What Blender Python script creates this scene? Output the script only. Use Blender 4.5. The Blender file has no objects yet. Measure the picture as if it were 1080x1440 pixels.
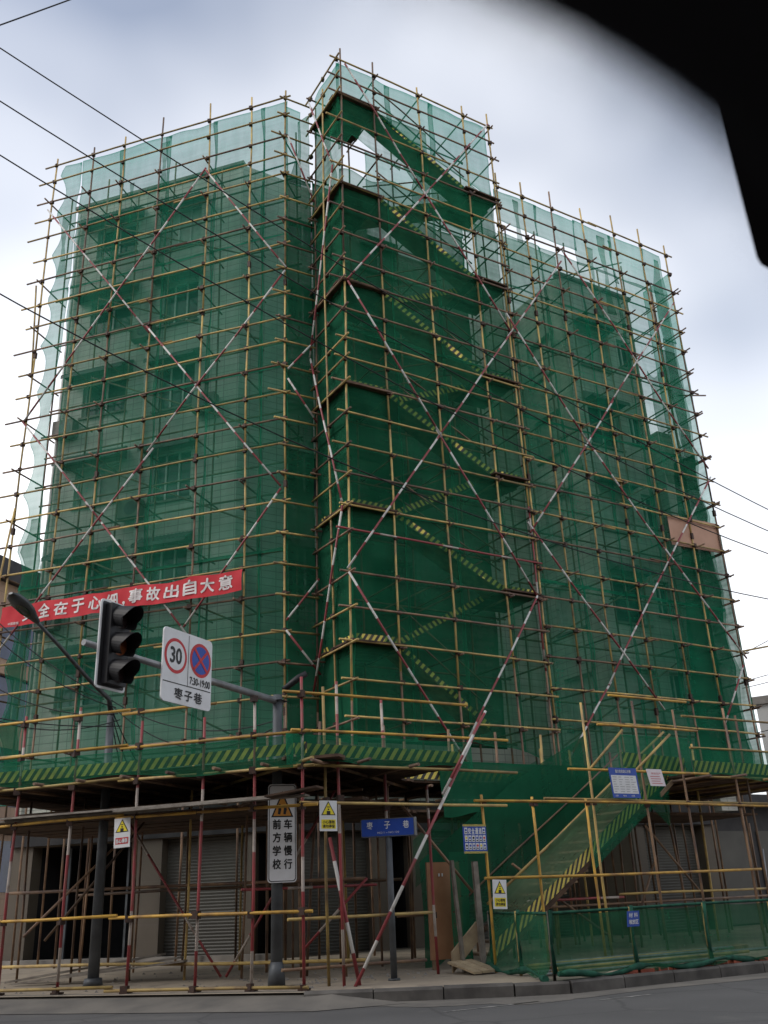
import bpy, math, random
from mathutils import Vector, Matrix
random.seed(7)
sc = bpy.context.scene
COL = sc.collection
V = Vector
rad = math.radians

# ------------------------------------------------------------------ camera, sky, sun, exposure
PITCH, ROLL, FPX, CAMH = 22.5546, 2.4965, 1310.0, 1.35
cam_d = bpy.data.cameras.new('camera')
cam = bpy.data.objects.new('camera', cam_d); COL.objects.link(cam)
cam_d.sensor_fit = 'VERTICAL'; cam_d.sensor_height = 24.0; cam_d.lens = 24.0*FPX/1440.0
cam_d.clip_start = 0.02; cam_d.clip_end = 3000
_p, _r = rad(PITCH), rad(ROLL)
_f = V((0, math.cos(_p), math.sin(_p))); _r0 = V((1, 0, 0)); _u0 = _r0.cross(_f)
_rt = math.cos(_r)*_r0 - math.sin(_r)*_u0; _up = math.sin(_r)*_r0 + math.cos(_r)*_u0
M = Matrix.Identity(4)
for i in range(3):
    M[i][0] = _rt[i]; M[i][1] = _up[i]; M[i][2] = -_f[i]
M[0][3], M[1][3], M[2][3] = 0, 0, CAMH
cam.matrix_world = M
sc.camera = cam
cam_d.dof.use_dof = True
cam_d.dof.focus_distance = 24.0
cam_d.dof.aperture_fstop = cam_d.lens/2.6      # a phone lens: opening of 2.6 mm

SUN_EL, SUN_AZ = 42.0, -112.0     # azimuth from +Y towards +X
world = bpy.data.worlds.new('World'); sc.world = world; world.use_nodes = True
nt = world.node_tree; nt.nodes.clear()
def N(t, **kw):
    n = nt.nodes.new(t)
    for k, v in kw.items(): setattr(n, k, v)
    return n
out = N('ShaderNodeOutputWorld'); bg = N('ShaderNodeBackground'); sky = N('ShaderNodeTexSky')
sky.sky_type = 'NISHITA'; sky.sun_disc = False
sky.sun_elevation = rad(SUN_EL); sky.sun_rotation = rad(SUN_AZ)
sky.air_density = 1.0; sky.dust_density = 2.0; sky.ozone_density = 1.5
tc = N('ShaderNodeTexCoord'); mp = N('ShaderNodeMapping'); mp.inputs['Scale'].default_value = (1.0, 1.0, 1.3); mp.inputs['Location'].default_value = (0.35, 0.0, 0.1)
nz = N('ShaderNodeTexNoise'); nz.inputs['Scale'].default_value = 1.1; nz.inputs['Detail'].default_value = 4; nz.inputs['Roughness'].default_value = 0.45
cr = N('ShaderNodeValToRGB'); cr.color_ramp.elements[0].position = 0.36; cr.color_ramp.elements[0].color = (0.16, 0.16, 0.16, 1)
cr.color_ramp.elements[1].position = 0.60; cr.color_ramp.elements[1].color = (0.97, 0.97, 0.97, 1)
mx = N('ShaderNodeMix', data_type='RGBA')
mx.inputs[7].default_value = (9.9, 10.0, 10.3, 1)
L = nt.links.new
L(tc.outputs['Generated'], mp.inputs['Vector']); L(mp.outputs['Vector'], nz.inputs['Vector']); L(nz.outputs['Fac'], cr.inputs['Fac'])
L(cr.outputs['Color'], mx.inputs[0]); L(sky.outputs['Color'], mx.inputs[6]); L(mx.outputs[2], bg.inputs['Color'])
L(bg.outputs['Background'], out.inputs['Surface'])
bg.inputs['Strength'].default_value = 0.118

sun_d = bpy.data.lights.new('sun', 'SUN'); sun_d.energy = 0.9; sun_d.angle = rad(18); sun_d.color = (1.0, 0.96, 0.9)
sun = bpy.data.objects.new('sun', sun_d); COL.objects.link(sun)
_sd = V((math.sin(rad(SUN_AZ))*math.cos(rad(SUN_EL)), math.cos(rad(SUN_AZ))*math.cos(rad(SUN_EL)), math.sin(rad(SUN_EL))))
sun.rotation_euler = (-_sd).to_track_quat('-Z', 'Y').to_euler()
sun.location = (0, 0, 40)

sc.view_settings.view_transform = 'Standard'; sc.view_settings.look = 'None'
sc.view_settings.exposure = 0.36; sc.view_settings.gamma = 1.0; sc.view_settings.use_curve_mapping = False
sc.render.engine = 'CYCLES'
sc.cycles.use_denoising = True
sc.cycles.max_bounces = 6; sc.cycles.diffuse_bounces = 3; sc.cycles.glossy_bounces = 2
sc.cycles.transparent_max_bounces = 24; sc.cycles.transmission_bounces = 4
sc.cycles.caustics_reflective = False; sc.cycles.caustics_refractive = False
sc.render.film_transparent = False

# ------------------------------------------------------------------ frames of the place
A2, A1 = rad(58.7), rad(-73.0)
D2 = V((math.sin(A2), math.cos(A2), 0)); D4 = V((-D2.y, D2.x, 0))     # right front: along, back
D1 = V((math.sin(A1), math.cos(A1), 0)); B1 = V((D1.y, -D1.x, 0))     # left front: along (to the left), back
T0 = V((-0.884, 21.48, 0)); K = T0 + D4*1.75; P6 = K - D2*0.92
OB = V((-1.5, 15.26, 0))                                              # street corner of the walkway canopy
def LF(s, b, z): return P6 + D1*s + B1*b + V((0, 0, z))
def RF(s, b, z): return T0 + D2*s + D4*b + V((0, 0, z))
def OL(s, b, z): return OB + D1*s + B1*b + V((0, 0, z))
def OR(s, b, z): return OB + D2*s + D4*b + V((0, 0, z))
PZ = 0.16     # pavement level

# ------------------------------------------------------------------ mesh helpers
class MB:
    def __init__(self): self.v = []; self.f = []; self.uv = []; self.sm = []
    def face(self, pts, uvs=None, smooth=False):
        i = len(self.v); self.v += [V(p) for p in pts]; self.f.append(tuple(range(i, i+len(pts))))
        self.uv.append(uvs or [(0, 0)]*len(pts)); self.sm.append(smooth); return self
    def pipe(self, pts, rs, n=7, cap=True, v0=0.0):
        pts = [V(p) for p in pts]
        if not isinstance(rs, (list, tuple)): rs = [rs]*len(pts)
        rings = []; vv = [v0]; prev = None
        for i, p in enumerate(pts):
            d = (pts[min(i+1, len(pts)-1)] - pts[max(i-1, 0)]).normalized()
            if prev is None:
                a = V((0, 0, 1)) if abs(d.z) < 0.9 else V((1, 0, 0))
                x = d.cross(a).normalized()
            else:
                x = (prev - d*prev.dot(d)).normalized()
            prev = x; y = d.cross(x)
            base = len(self.v)
            for k in range(n):
                t = 2*math.pi*k/n
                self.v.append(p + (x*math.cos(t) + y*math.sin(t))*rs[i])
            rings.append(base)
            if i: vv.append(vv[-1] + (pts[i]-pts[i-1]).length)
        for i in range(len(pts)-1):
            a, b = rings[i], rings[i+1]
            for k in range(n):
                k2 = (k+1) % n
                self.f.append((a+k, b+k, b+k2, a+k2))
                self.uv.append([(k/n, vv[i]), (k/n, vv[i+1]), ((k+1)/n, vv[i+1]), ((k+1)/n, vv[i])]); self.sm.append(True)
        if cap:
            for ring, vvv, rev in ((rings[0], vv[0], False), (rings[-1], vv[-1], True)):
                idx = [ring+k for k in range(n)]
                if rev: idx = idx[::-1]
                self.f.append(tuple(idx)); self.uv.append([(0.5, vvv)]*n); self.sm.append(False)
        return self
    def box(self, o, x, y, z, uvm=1.0):
        """box from corner o with edge vectors x, y, z; uv in metres"""
        o, x, y, z = V(o), V(x), V(y), V(z)
        def q(a, e, g):
            le, lg = e.length, g.length
            self.face([a, a+e, a+e+g, a+g], [(0, 0), (le, 0), (le, lg), (0, lg)])
        q(o, y, x); q(o+z, x, y); q(o, x, z); q(o+y, z, x); q(o, z, y); q(o+x, y, z)
        return self
    def cbox(self, c, x, y, z):
        c, x, y, z = V(c), V(x), V(y), V(z)
        return self.box(c-x/2-y/2-z/2, x, y, z)
    def build(self, name, mat, parent=None):
        me = bpy.data.meshes.new(name)
        off = V(parent.get('_o', (0, 0, 0))) if parent is not None else V((0, 0, 0))
        me.from_pydata([tuple(p-off) for p in self.v], [], self.f)
        ul = me.uv_layers.new(name='UVMap')
        ul.data.foreach_set('uv', [c for f in self.uv for u in f for c in u])
        me.polygons.foreach_set('use_smooth', self.sm)
        me.materials.append(mat); me.update()
        o = bpy.data.objects.new(name, me); COL.objects.link(o)
        if parent is not None: o.parent = parent
        return o

ORIG = {}
def thing(name, label, cat, loc, group=None):
    o = bpy.data.objects.new(name, None); COL.objects.link(o); o.location = loc
    o.empty_display_size = 0.2
    o['label'] = label; o['category'] = cat
    o['_o'] = tuple(loc)
    if group: o['group'] = group
    return o
def tag(o, label, cat, group=None):
    o['label'] = label; o['category'] = cat
    if group: o['group'] = group
    return o
def sub(o, parent):       # part of a part: mesh coordinates already relative to the thing
    o.parent = parent; return o
def struct(o): o['kind'] = 'structure'; return o
def stuff(o): o['kind'] = 'stuff'; return o
def thing_mesh(name, mb, mat, label, cat, loc, group=None):
    """a thing that is one mesh, with its origin at its base"""
    loc = V(loc); me_par = bpy.data.objects.new('x', None); me_par['_o'] = tuple(loc)
    o = mb.build(name, mat, None)
    for v in o.data.vertices: v.co -= loc
    o.location = loc
    bpy.data.objects.remove(me_par)
    return tag(o, label, cat, group)

# ------------------------------------------------------------------ materials
def mat(name):
    m = bpy.data.materials.new(name); m.use_nodes = True
    nt = m.node_tree; b = nt.nodes['Principled BSDF']
    return m, nt, b
def noise_mix(nt, c0, c1, scale, lo=0.35, hi=0.65, detail=5, vec=None, coord='Object'):
    t = nt.nodes.new('ShaderNodeTexCoord'); n = nt.nodes.new('ShaderNodeTexNoise')
    n.inputs['Scale'].default_value = scale; n.inputs['Detail'].default_value = detail
    nt.links.new(t.outputs[coord], n.inputs['Vector'])
    r = nt.nodes.new('ShaderNodeValToRGB'); r.color_ramp.elements[0].position = lo; r.color_ramp.elements[1].position = hi
    nt.links.new(n.outputs['Fac'], r.inputs['Fac'])
    m = nt.nodes.new('ShaderNodeMix'); m.data_type = 'RGBA'
    for inp, c in ((6, c0), (7, c1)):
        if isinstance(c, tuple): m.inputs[inp].default_value = (*c, 1)
        else: nt.links.new(c, m.inputs[inp])
    nt.links.new(r.outputs['Color'], m.inputs[0])
    return m.outputs[2], n.outputs['Fac']
def bump(nt, b, fac, strength=0.3, dist=0.02):
    n = nt.nodes.new('ShaderNodeBump'); n.inputs['Strength'].default_value = strength; n.inputs['Distance'].default_value = dist
    nt.links.new(fac, n.inputs['Height']); nt.links.new(n.outputs['Normal'], b.inputs['Normal'])
def rand_hsv(nt, col, amount=0.35):
    oi = nt.nodes.new('ShaderNodeObjectInfo'); mr = nt.nodes.new('ShaderNodeMapRange')
    mr.inputs['To Min'].default_value = 1-amount; mr.inputs['To Max'].default_value = 1+amount*0.6
    nt.links.new(oi.outputs['Random'], mr.inputs['Value'])
    h = nt.nodes.new('ShaderNodeHueSaturation'); nt.links.new(mr.outputs['Result'], h.inputs['Value'])
    nt.links.new(col, h.inputs['Color']); return h.outputs['Color']
def simple(name, c, c2=None, scale=6, rough=0.6, metal=0.0, rnd=0.0, bmp=0.0, lo=0.35, hi=0.65, spec=0.3):
    m, nt, b = mat(name)
    col, fac = noise_mix(nt, c, c2 or tuple(x*0.8 for x in c), scale, lo, hi)
    if rnd: col = rand_hsv(nt, col, rnd)
    nt.links.new(col, b.inputs['Base Color'])
    b.inputs['Roughness'].default_value = rough; b.inputs['Metallic'].default_value = metal
    b.inputs['Specular IOR Level'].default_value = spec
    if bmp: bump(nt, b, fac, bmp)
    return m

def paint_tube(name, paint, rust, lo, hi, rnd):
    m, nt, b = mat(name)
    col, fac = noise_mix(nt, paint, rust, 3.0, lo, hi, 6)
    col = rand_hsv(nt, col, rnd)
    nt.links.new(col, b.inputs['Base Color']); b.inputs['Roughness'].default_value = 0.55
    b.inputs['Specular IOR Level'].default_value = 0.35
    return m
M_YEL = paint_tube('ochre_painted_tube', (0.47, 0.335, 0.115), (0.17, 0.11, 0.07), 0.42, 0.75, 0.4)
M_RUST = paint_tube('rusty_tube', (0.25, 0.155, 0.09), (0.11, 0.07, 0.055), 0.35, 0.65, 0.45)
M_BRIGHT = paint_tube('fresh_yellow_tube', (0.56, 0.33, 0.06), (0.20, 0.11, 0.05), 0.42, 0.72, 0.25)
def band_mat(name, period, redfrac, dirt, wc=(0.52, 0.51, 0.48), rc=(0.215, 0.035, 0.04)):
    m, nt, b = mat(name)
    uv = nt.nodes.new('ShaderNodeUVMap'); sx = nt.nodes.new('ShaderNodeSeparateXYZ'); nt.links.new(uv.outputs['UV'], sx.inputs[0])
    oi = nt.nodes.new('ShaderNodeObjectInfo')
    a = nt.nodes.new('ShaderNodeMath'); a.operation = 'ADD'; nt.links.new(sx.outputs['Y'], a.inputs[0])
    k = nt.nodes.new('ShaderNodeMath'); k.operation = 'MULTIPLY'; k.inputs[1].default_value = 3.7; nt.links.new(oi.outputs['Random'], k.inputs[0])
    nt.links.new(k.outputs[0], a.inputs[1])
    d = nt.nodes.new('ShaderNodeMath'); d.operation = 'DIVIDE'; d.inputs[1].default_value = period; nt.links.new(a.outputs[0], d.inputs[0])
    fr = nt.nodes.new('ShaderNodeMath'); fr.operation = 'FRACT'; nt.links.new(d.outputs[0], fr.inputs[0])
    lt = nt.nodes.new('ShaderNodeMath'); lt.operation = 'LESS_THAN'; lt.inputs[1].default_value = redfrac; nt.links.new(fr.outputs[0], lt.inputs[0])
    mx = nt.nodes.new('ShaderNodeMix'); mx.data_type = 'RGBA'
    mx.inputs[6].default_value = (*wc, 1); mx.inputs[7].default_value = (*rc, 1)
    nt.links.new(lt.outputs[0], mx.inputs[0])
    col, fac = noise_mix(nt, mx.outputs[2], (0.13, 0.075, 0.05), 5.0, 0.62-dirt, 0.95-dirt, 6)
    nt.links.new(col, b.inputs['Base Color']); b.inputs['Roughness'].default_value = 0.5
    return m
M_BAND = band_mat('red_white_banded_tube', 0.92, 0.52, 0.07)
M_BAND2 = band_mat('worn_red_white_tube', 1.9, 0.74, 0.14, (0.40, 0.35, 0.31), (0.25, 0.035, 0.04))
M_COUP = simple('rusty_coupler', (0.07, 0.04, 0.03), (0.035, 0.025, 0.022), 30, 0.6, 0.4)
M_WOOD = simple('weathered_plank', (0.24, 0.17, 0.105), (0.12, 0.085, 0.06), 4, 0.85, rnd=0.35)
M_DARKWOOD = simple('dark_plank', (0.115, 0.07, 0.045), (0.055, 0.035, 0.025), 5, 0.9, rnd=0.4)
M_PALEWOOD = simple('pale_plank', (0.42, 0.33, 0.21), (0.3, 0.23, 0.15), 5, 0.85, rnd=0.15)
M_GREYWOOD = simple('grey_timber', (0.27, 0.245, 0.21), (0.16, 0.14, 0.12), 6, 0.9, rnd=0.2)
M_PLY = simple('plywood_red_brown', (0.44, 0.255, 0.175), (0.38, 0.215, 0.145), 2.5, 0.55)
M_DOOR = simple('plywood_door_brown', (0.33, 0.165, 0.085), (0.27, 0.13, 0.065), 3, 0.5)

def net_mat(name, col, dens, tr, streak=0.05, tcol=(0.03, 0.50, 0.36)):
    """woven shade net: open mesh too fine to see, so part of the light passes straight through"""
    m, nt, b = mat(name); nt.nodes.remove(b)
    o = nt.nodes['Material Output']
    dark = tuple(c*0.5 for c in col)
    c, _ = noise_mix(nt, col, dark, 0.9, 0.3, 0.75, 6)
    c = rand_hsv(nt, c, 0.16)
    df = nt.nodes.new('ShaderNodeBsdfDiffuse'); tl = nt.nodes.new('ShaderNodeBsdfTranslucent'); tp = nt.nodes.new('ShaderNodeBsdfTransparent')
    nt.links.new(c, df.inputs['Color'])
    c2, _ = noise_mix(nt, tcol, tuple(x*0.7 for x in tcol), 0.9, 0.3, 0.75, 6); nt.links.new(c2, tl.inputs['Color'])
    tp.inputs['Color'].default_value = (0.93, 1.0, 0.975, 1)
    m1 = nt.nodes.new('ShaderNodeMixShader'); m1.inputs[0].default_value = tr
    nt.links.new(df.outputs[0], m1.inputs[1]); nt.links.new(tl.outputs[0], m1.inputs[2])
    m2 = nt.nodes.new('ShaderNodeMixShader')
    # uneven weave: faint vertical and horizontal streaks where the cloth is stretched or doubled
    uv = nt.nodes.new('ShaderNodeUVMap'); mpn = nt.nodes.new('ShaderNodeMapping'); mpn.inputs['Scale'].default_value = (5, 0.8, 1)
    n1 = nt.nodes.new('ShaderNodeTexNoise'); n1.inputs['Scale'].default_value = 1.0; n1.inputs['Detail'].default_value = 4
    nt.links.new(uv.outputs['UV'], mpn.inputs['Vector']); nt.links.new(mpn.outputs['Vector'], n1.inputs['Vector'])
    mr = nt.nodes.new('ShaderNodeMapRange'); mr.inputs['From Min'].default_value = 0.3; mr.inputs['From Max'].default_value = 0.7
    mr.inputs['To Min'].default_value = dens-streak; mr.inputs['To Max'].default_value = min(0.97, dens+streak)
    mp2 = nt.nodes.new('ShaderNodeMapping'); mp2.inputs['Scale'].default_value = (0.5, 7, 1)
    n2 = nt.nodes.new('ShaderNodeTexNoise'); n2.inputs['Scale'].default_value = 1.0; n2.inputs['Detail'].default_value = 3
    nt.links.new(uv.outputs['UV'], mp2.inputs['Vector']); nt.links.new(mp2.outputs['Vector'], n2.inputs['Vector'])
    n3 = nt.nodes.new('ShaderNodeTexNoise'); n3.inputs['Scale'].default_value = 0.55; n3.inputs['Detail'].default_value = 5
    nt.links.new(uv.outputs['UV'], n3.inputs['Vector'])
    av = nt.nodes.new('ShaderNodeMath'); av.operation = 'ADD'; nt.links.new(n1.outputs['Fac'], av.inputs[0]); nt.links.new(n2.outputs['Fac'], av.inputs[1])
    av2 = nt.nodes.new('ShaderNodeMath'); av2.operation = 'MULTIPLY_ADD'; av2.inputs[1].default_value = 0.3; nt.links.new(av.outputs[0], av2.inputs[0])
    av3 = nt.nodes.new('ShaderNodeMath'); av3.operation = 'MULTIPLY'; av3.inputs[1].default_value = 0.4; nt.links.new(n3.outputs['Fac'], av3.inputs[0]); nt.links.new(av3.outputs[0], av2.inputs[2])
    mr.inputs['From Min'].default_value = 0.38; mr.inputs['From Max'].default_value = 0.62
    nt.links.new(av2.outputs[0], mr.inputs['Value'])
    at = nt.nodes.new('ShaderNodeAttribute'); at.attribute_name = 'hem'
    pw = nt.nodes.new('ShaderNodeMath'); pw.operation = 'POWER'; pw.inputs[1].default_value = 4.0; nt.links.new(at.outputs['Fac'], pw.inputs[0])
    ad = nt.nodes.new('ShaderNodeMath'); ad.operation = 'MULTIPLY_ADD'; ad.use_clamp = True; ad.inputs[1].default_value = 0.35
    nt.links.new(pw.outputs[0], ad.inputs[0]); nt.links.new(mr.outputs['Result'], ad.inputs[2])
    nt.links.new(ad.outputs[0], m2.inputs[0]); nt.links.new(tp.outputs[0], m2.inputs[1]); nt.links.new(m1.outputs[0], m2.inputs[2])
    nt.links.new(m2.outputs[0], o.inputs['Surface'])
    return m
NETC = (0.035, 0.22, 0.125)
M_NET_L = net_mat('green_net_open', NETC, 0.55, 0.5, 0.07, (0.035, 0.5, 0.37))
M_NET_R = net_mat('green_net_medium', (0.025, 0.25, 0.14), 0.56, 0.5, 0.11, (0.03, 0.5, 0.32))
M_NET_T = net_mat('green_net_dense', (0.03, 0.21, 0.11), 0.54, 0.42, 0.13, (0.025, 0.32, 0.16))
M_NET_D = net_mat('green_net_heavy', (0.024, 0.14, 0.075), 0.84, 0.35, 0.1, (0.02, 0.24, 0.12))
M_NET_F = net_mat('green_net_faded', (0.032, 0.135, 0.072), 0.72, 0.35, 0.12, (0.03, 0.25, 0.13))
M_NET_P = net_mat('pale_dusty_net', (0.24, 0.36, 0.21), 0.7, 0.4, 0.12, (0.16, 0.38, 0.2))
M_NETROLL = simple('bunched_net', (0.016, 0.09, 0.055), (0.008, 0.045, 0.03), 9, 0.9, bmp=0.4)

def stripe_mat(name, ca, cb, period, slant):
    m, nt, b = mat(name)
    uv = nt.nodes.new('ShaderNodeUVMap'); sx = nt.nodes.new('ShaderNodeSeparateXYZ'); nt.links.new(uv.outputs['UV'], sx.inputs[0])
    k = nt.nodes.new('ShaderNodeMath'); k.operation = 'MULTIPLY_ADD'; k.inputs[1].default_value = slant
    nt.links.new(sx.outputs['Y'], k.inputs[0]); nt.links.new(sx.outputs['X'], k.inputs[2])
    d = nt.nodes.new('ShaderNodeMath'); d.operation = 'DIVIDE'; d.inputs[1].default_value = period; nt.links.new(k.outputs[0], d.inputs[0])
    fr = nt.nodes.new('ShaderNodeMath'); fr.operation = 'FRACT'; nt.links.new(d.outputs[0], fr.inputs[0])
    lt = nt.nodes.new('ShaderNodeMath'); lt.operation = 'LESS_THAN'; lt.inputs[1].default_value = 0.5; nt.links.new(fr.outputs[0], lt.inputs[0])
    mx = nt.nodes.new('ShaderNodeMix'); mx.data_type = 'RGBA'
    mx.inputs[6].default_value = (*ca, 1); mx.inputs[7].default_value = (*cb, 1); nt.links.new(lt.outputs[0], mx.inputs[0])
    col, fac = noise_mix(nt, mx.outputs[2], (0.13, 0.11, 0.06), 5.0, 0.52, 0.92, 6)
    nt.links.new(col, b.inputs['Base Color']); b.inputs['Roughness'].default_value = 0.6
    return m
M_STRIPE = stripe_mat('yellow_black_stripes', (0.68, 0.55, 0.10), (0.02, 0.02, 0.018), 0.165, -0.7)
M_STRIPE_R = stripe_mat('yellow_black_stripes_leaning', (0.68, 0.55, 0.10), (0.02, 0.02, 0.018), 0.165, 0.7)

def tile_wall(name, c, c2, mortar, w, h, bs=0.25):
    m, nt, b = mat(name)
    uv = nt.nodes.new('ShaderNodeUVMap'); br = nt.nodes.new('ShaderNodeTexBrick')
    br.offset = 0.0; br.inputs['Scale'].default_value = 1.0; br.inputs['Brick Width'].default_value = w; br.inputs['Row Height'].default_value = h
    br.inputs['Mortar Size'].default_value = 0.012; br.inputs['Mortar Smooth'].default_value = 0.1
    br.inputs['Color1'].default_value = (*c, 1); br.inputs['Color2'].default_value = (*c2, 1); br.inputs['Mortar'].default_value = (*mortar, 1)
    nt.links.new(uv.outputs['UV'], br.inputs['Vector'])
    col, fac = noise_mix(nt, br.outputs['Color'], tuple(x*0.55 for x in c), 0.7, 0.4, 0.85, 7)
    nt.links.new(col, b.inputs['Base Color']); b.inputs['Roughness'].default_value = 0.7
    bump(nt, b, br.outputs['Fac'], -bs, 0.01)
    return m
M_TILE = tile_wall('glazed_wall_tile', (0.62, 0.61, 0.56), (0.57, 0.56, 0.51), (0.3, 0.3, 0.27), 0.45, 0.22)
M_TAN = tile_wall('tan_wall_tile', (0.40, 0.27, 0.19), (0.36, 0.245, 0.17), (0.25, 0.17, 0.12), 0.6, 0.6)
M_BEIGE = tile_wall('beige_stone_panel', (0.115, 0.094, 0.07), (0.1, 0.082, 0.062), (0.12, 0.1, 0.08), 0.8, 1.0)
M_CONC = simple('dirty_concrete', (0.27, 0.25, 0.225), (0.17, 0.16, 0.145), 2, 0.9, bmp=0.3)
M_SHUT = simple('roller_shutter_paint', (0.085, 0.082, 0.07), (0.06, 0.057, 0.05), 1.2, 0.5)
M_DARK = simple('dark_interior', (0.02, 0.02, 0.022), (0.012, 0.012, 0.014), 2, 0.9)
M_FASCIA = simple('dark_signboard', (0.035, 0.033, 0.035), (0.02, 0.02, 0.022), 3, 0.6)
M_FRAME = simple('white_window_frame', (0.62, 0.62, 0.6), (0.5, 0.5, 0.48), 8, 0.4)
M_AWN = simple('corrugated_awning', (0.12, 0.15, 0.14), (0.07, 0.09, 0.085), 3, 0.6)
def glass(name, c):
    m, nt, b = mat(name)
    col, _ = noise_mix(nt, c, tuple(x*0.5 for x in c), 1.5)
    nt.links.new(col, b.inputs['Base Color']); b.inputs['Roughness'].default_value = 0.08; b.inputs['Specular IOR Level'].default_value = 0.6
    return m
M_GLASS = glass('window_glass', (0.03, 0.045, 0.05)); M_GLASSB = glass('blue_window_glass', (0.035, 0.05, 0.12))
M_CURT = simple('pale_curtain', (0.55, 0.56, 0.52), (0.42, 0.43, 0.4), 3, 0.8)
M_ASPH, nt_, b_ = mat('worn_asphalt')
_c, _f1 = noise_mix(nt_, (0.082, 0.08, 0.078), (0.05, 0.049, 0.048), 0.35, 0.3, 0.7, 8)
_c2, _f2 = noise_mix(nt_, _c, (0.12, 0.117, 0.11), 60.0, 0.5, 0.9, 3)
_c3, _f3 = noise_mix(nt_, _c2, (0.12, 0.115, 0.105), 0.8, 0.58, 0.75, 6)
_tc = nt_.nodes.new('ShaderNodeTexCoord'); _nz = nt_.nodes.new('ShaderNodeTexNoise'); _nz.inputs['Scale'].default_value = 1.2; _nz.inputs['Detail'].default_value = 4
_mxv = nt_.nodes.new('ShaderNodeMix'); _mxv.data_type = 'VECTOR'; _mxv.inputs[0].default_value = 0.25
nt_.links.new(_tc.outputs['Object'], _nz.inputs['Vector']); nt_.links.new(_tc.outputs['Object'], _mxv.inputs[4]); nt_.links.new(_nz.outputs['Color'], _mxv.inputs[5])
_vo = nt_.nodes.new('ShaderNodeTexVoronoi'); _vo.feature = 'DISTANCE_TO_EDGE'; _vo.inputs['Scale'].default_value = 0.55
nt_.links.new(_mxv.outputs[1], _vo.inputs['Vector'])
_lt = nt_.nodes.new('ShaderNodeMapRange'); _lt.inputs['From Min'].default_value = 0.004; _lt.inputs['From Max'].default_value = 0.016; _lt.inputs['To Min'].default_value = 0.55; _lt.inputs['To Max'].default_value = 0.0
nt_.links.new(_vo.outputs['Distance'], _lt.inputs['Value'])
_mk = nt_.nodes.new('ShaderNodeMix'); _mk.data_type = 'RGBA'; _mk.inputs[7].default_value = (0.035, 0.034, 0.033, 1)
nt_.links.new(_lt.outputs['Result'], _mk.inputs[0]); nt_.links.new(_c3, _mk.inputs[6]); _c3 = _mk.outputs[2]
nt_.links.new(_c3, b_.inputs['Base Color']); b_.inputs['Roughness'].default_value = 0.85; bump(nt_, b_, _f2, 0.35, 0.01)
M_PAVE, nt_, b_ = mat('dusty_cement_paving')
_c, _f1 = noise_mix(nt_, (0.33, 0.275, 0.205), (0.2, 0.168, 0.13), 0.6, 0.35, 0.7, 8)
_c2, _f2 = noise_mix(nt_, _c, (0.12, 0.1, 0.085), 3.0, 0.55, 0.8, 6)
nt_.links.new(_c2, b_.inputs['Base Color']); b_.inputs['Roughness'].default_value = 0.9; bump(nt_, b_, _f2, 0.4, 0.02)
M_APRON = simple('dusty_gutter', (0.15, 0.138, 0.12), (0.1, 0.094, 0.085), 1.6, 0.9, bmp=0.2)
M_KERB = simple('kerb_stone', (0.115, 0.108, 0.098), (0.06, 0.056, 0.052), 3, 0.9, rnd=0.12, bmp=0.3)
M_LINE = simple('worn_road_paint', (0.3, 0.29, 0.27), (0.1, 0.1, 0.095), 6, 0.8, lo=0.4, hi=0.6)
M_POLE = simple('grey_steel_pole', (0.10, 0.11, 0.12), (0.06, 0.065, 0.07), 3, 0.5, 0.2)
M_GALV = simple('galvanised_arm', (0.30, 0.31, 0.32), (0.2, 0.2, 0.2), 5, 0.45, 0.5)
M_BLACK = simple('black_plastic', (0.018, 0.018, 0.02), (0.012, 0.012, 0.013), 5, 0.5)
M_WHITE = simple('white_sign_sheet', (0.66, 0.67, 0.68), (0.58, 0.58, 0.58), 4, 0.45)
M_INK = simple('black_print', (0.02, 0.02, 0.02), None, 5, 0.5)
M_RED = simple('red_print', (0.5, 0.03, 0.035), (0.42, 0.025, 0.03), 5, 0.5)
M_BLUE = simple('blue_print', (0.02, 0.07, 0.36), (0.015, 0.055, 0.3), 5, 0.45)
M_YSIGN = simple('yellow_print', (0.72, 0.60, 0.03), (0.66, 0.53, 0.03), 5, 0.5)
M_ORANGE = simple('orange_reflective', (0.55, 0.25, 0.04), (0.45, 0.18, 0.03), 5, 0.5)
M_AMBER = simple('amber_lens', (0.2, 0.055, 0.015), (0.1, 0.03, 0.012), 9, 0.3)
M_BANNER = simple('red_banner_cloth', (0.56, 0.035, 0.045), (0.46, 0.025, 0.035), 1.5, 0.7, bmp=0.2)
M_LETTER = simple('banner_white_print', (0.72, 0.68, 0.66), (0.62, 0.56, 0.55), 3, 0.7)
M_LENS = simple('dark_lens', (0.02, 0.012, 0.012), None, 5, 0.25)
M_CABLE = simple('black_cable', (0.015, 0.015, 0.016), None, 5, 0.6)
M_PINK = simple('notice_paper', (0.70, 0.63, 0.65), (0.64, 0.57, 0.6), 5, 0.6)
M_PRINTG = simple('grey_small_print', (0.35, 0.35, 0.36), None, 5, 0.6)
M_PALEW = tile_wall('pale_plaster', (0.5, 0.5, 0.48), (0.48, 0.48, 0.46), (0.36, 0.36, 0.35), 3.0, 3.0, 0.1)
M_LAMPG = simple('lamp_head_grey', (0.10, 0.11, 0.115), (0.06, 0.065, 0.07), 6, 0.4, 0.3)
M_MIRROR = simple('matt_black_plastic', (0.006, 0.006, 0.0075), (0.005, 0.005, 0.006), 20, 0.8, spec=0.1)
M_BRICKR = simple('red_brick', (0.33, 0.09, 0.05), (0.22, 0.06, 0.04), 8, 0.9, rnd=0.3)

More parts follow.
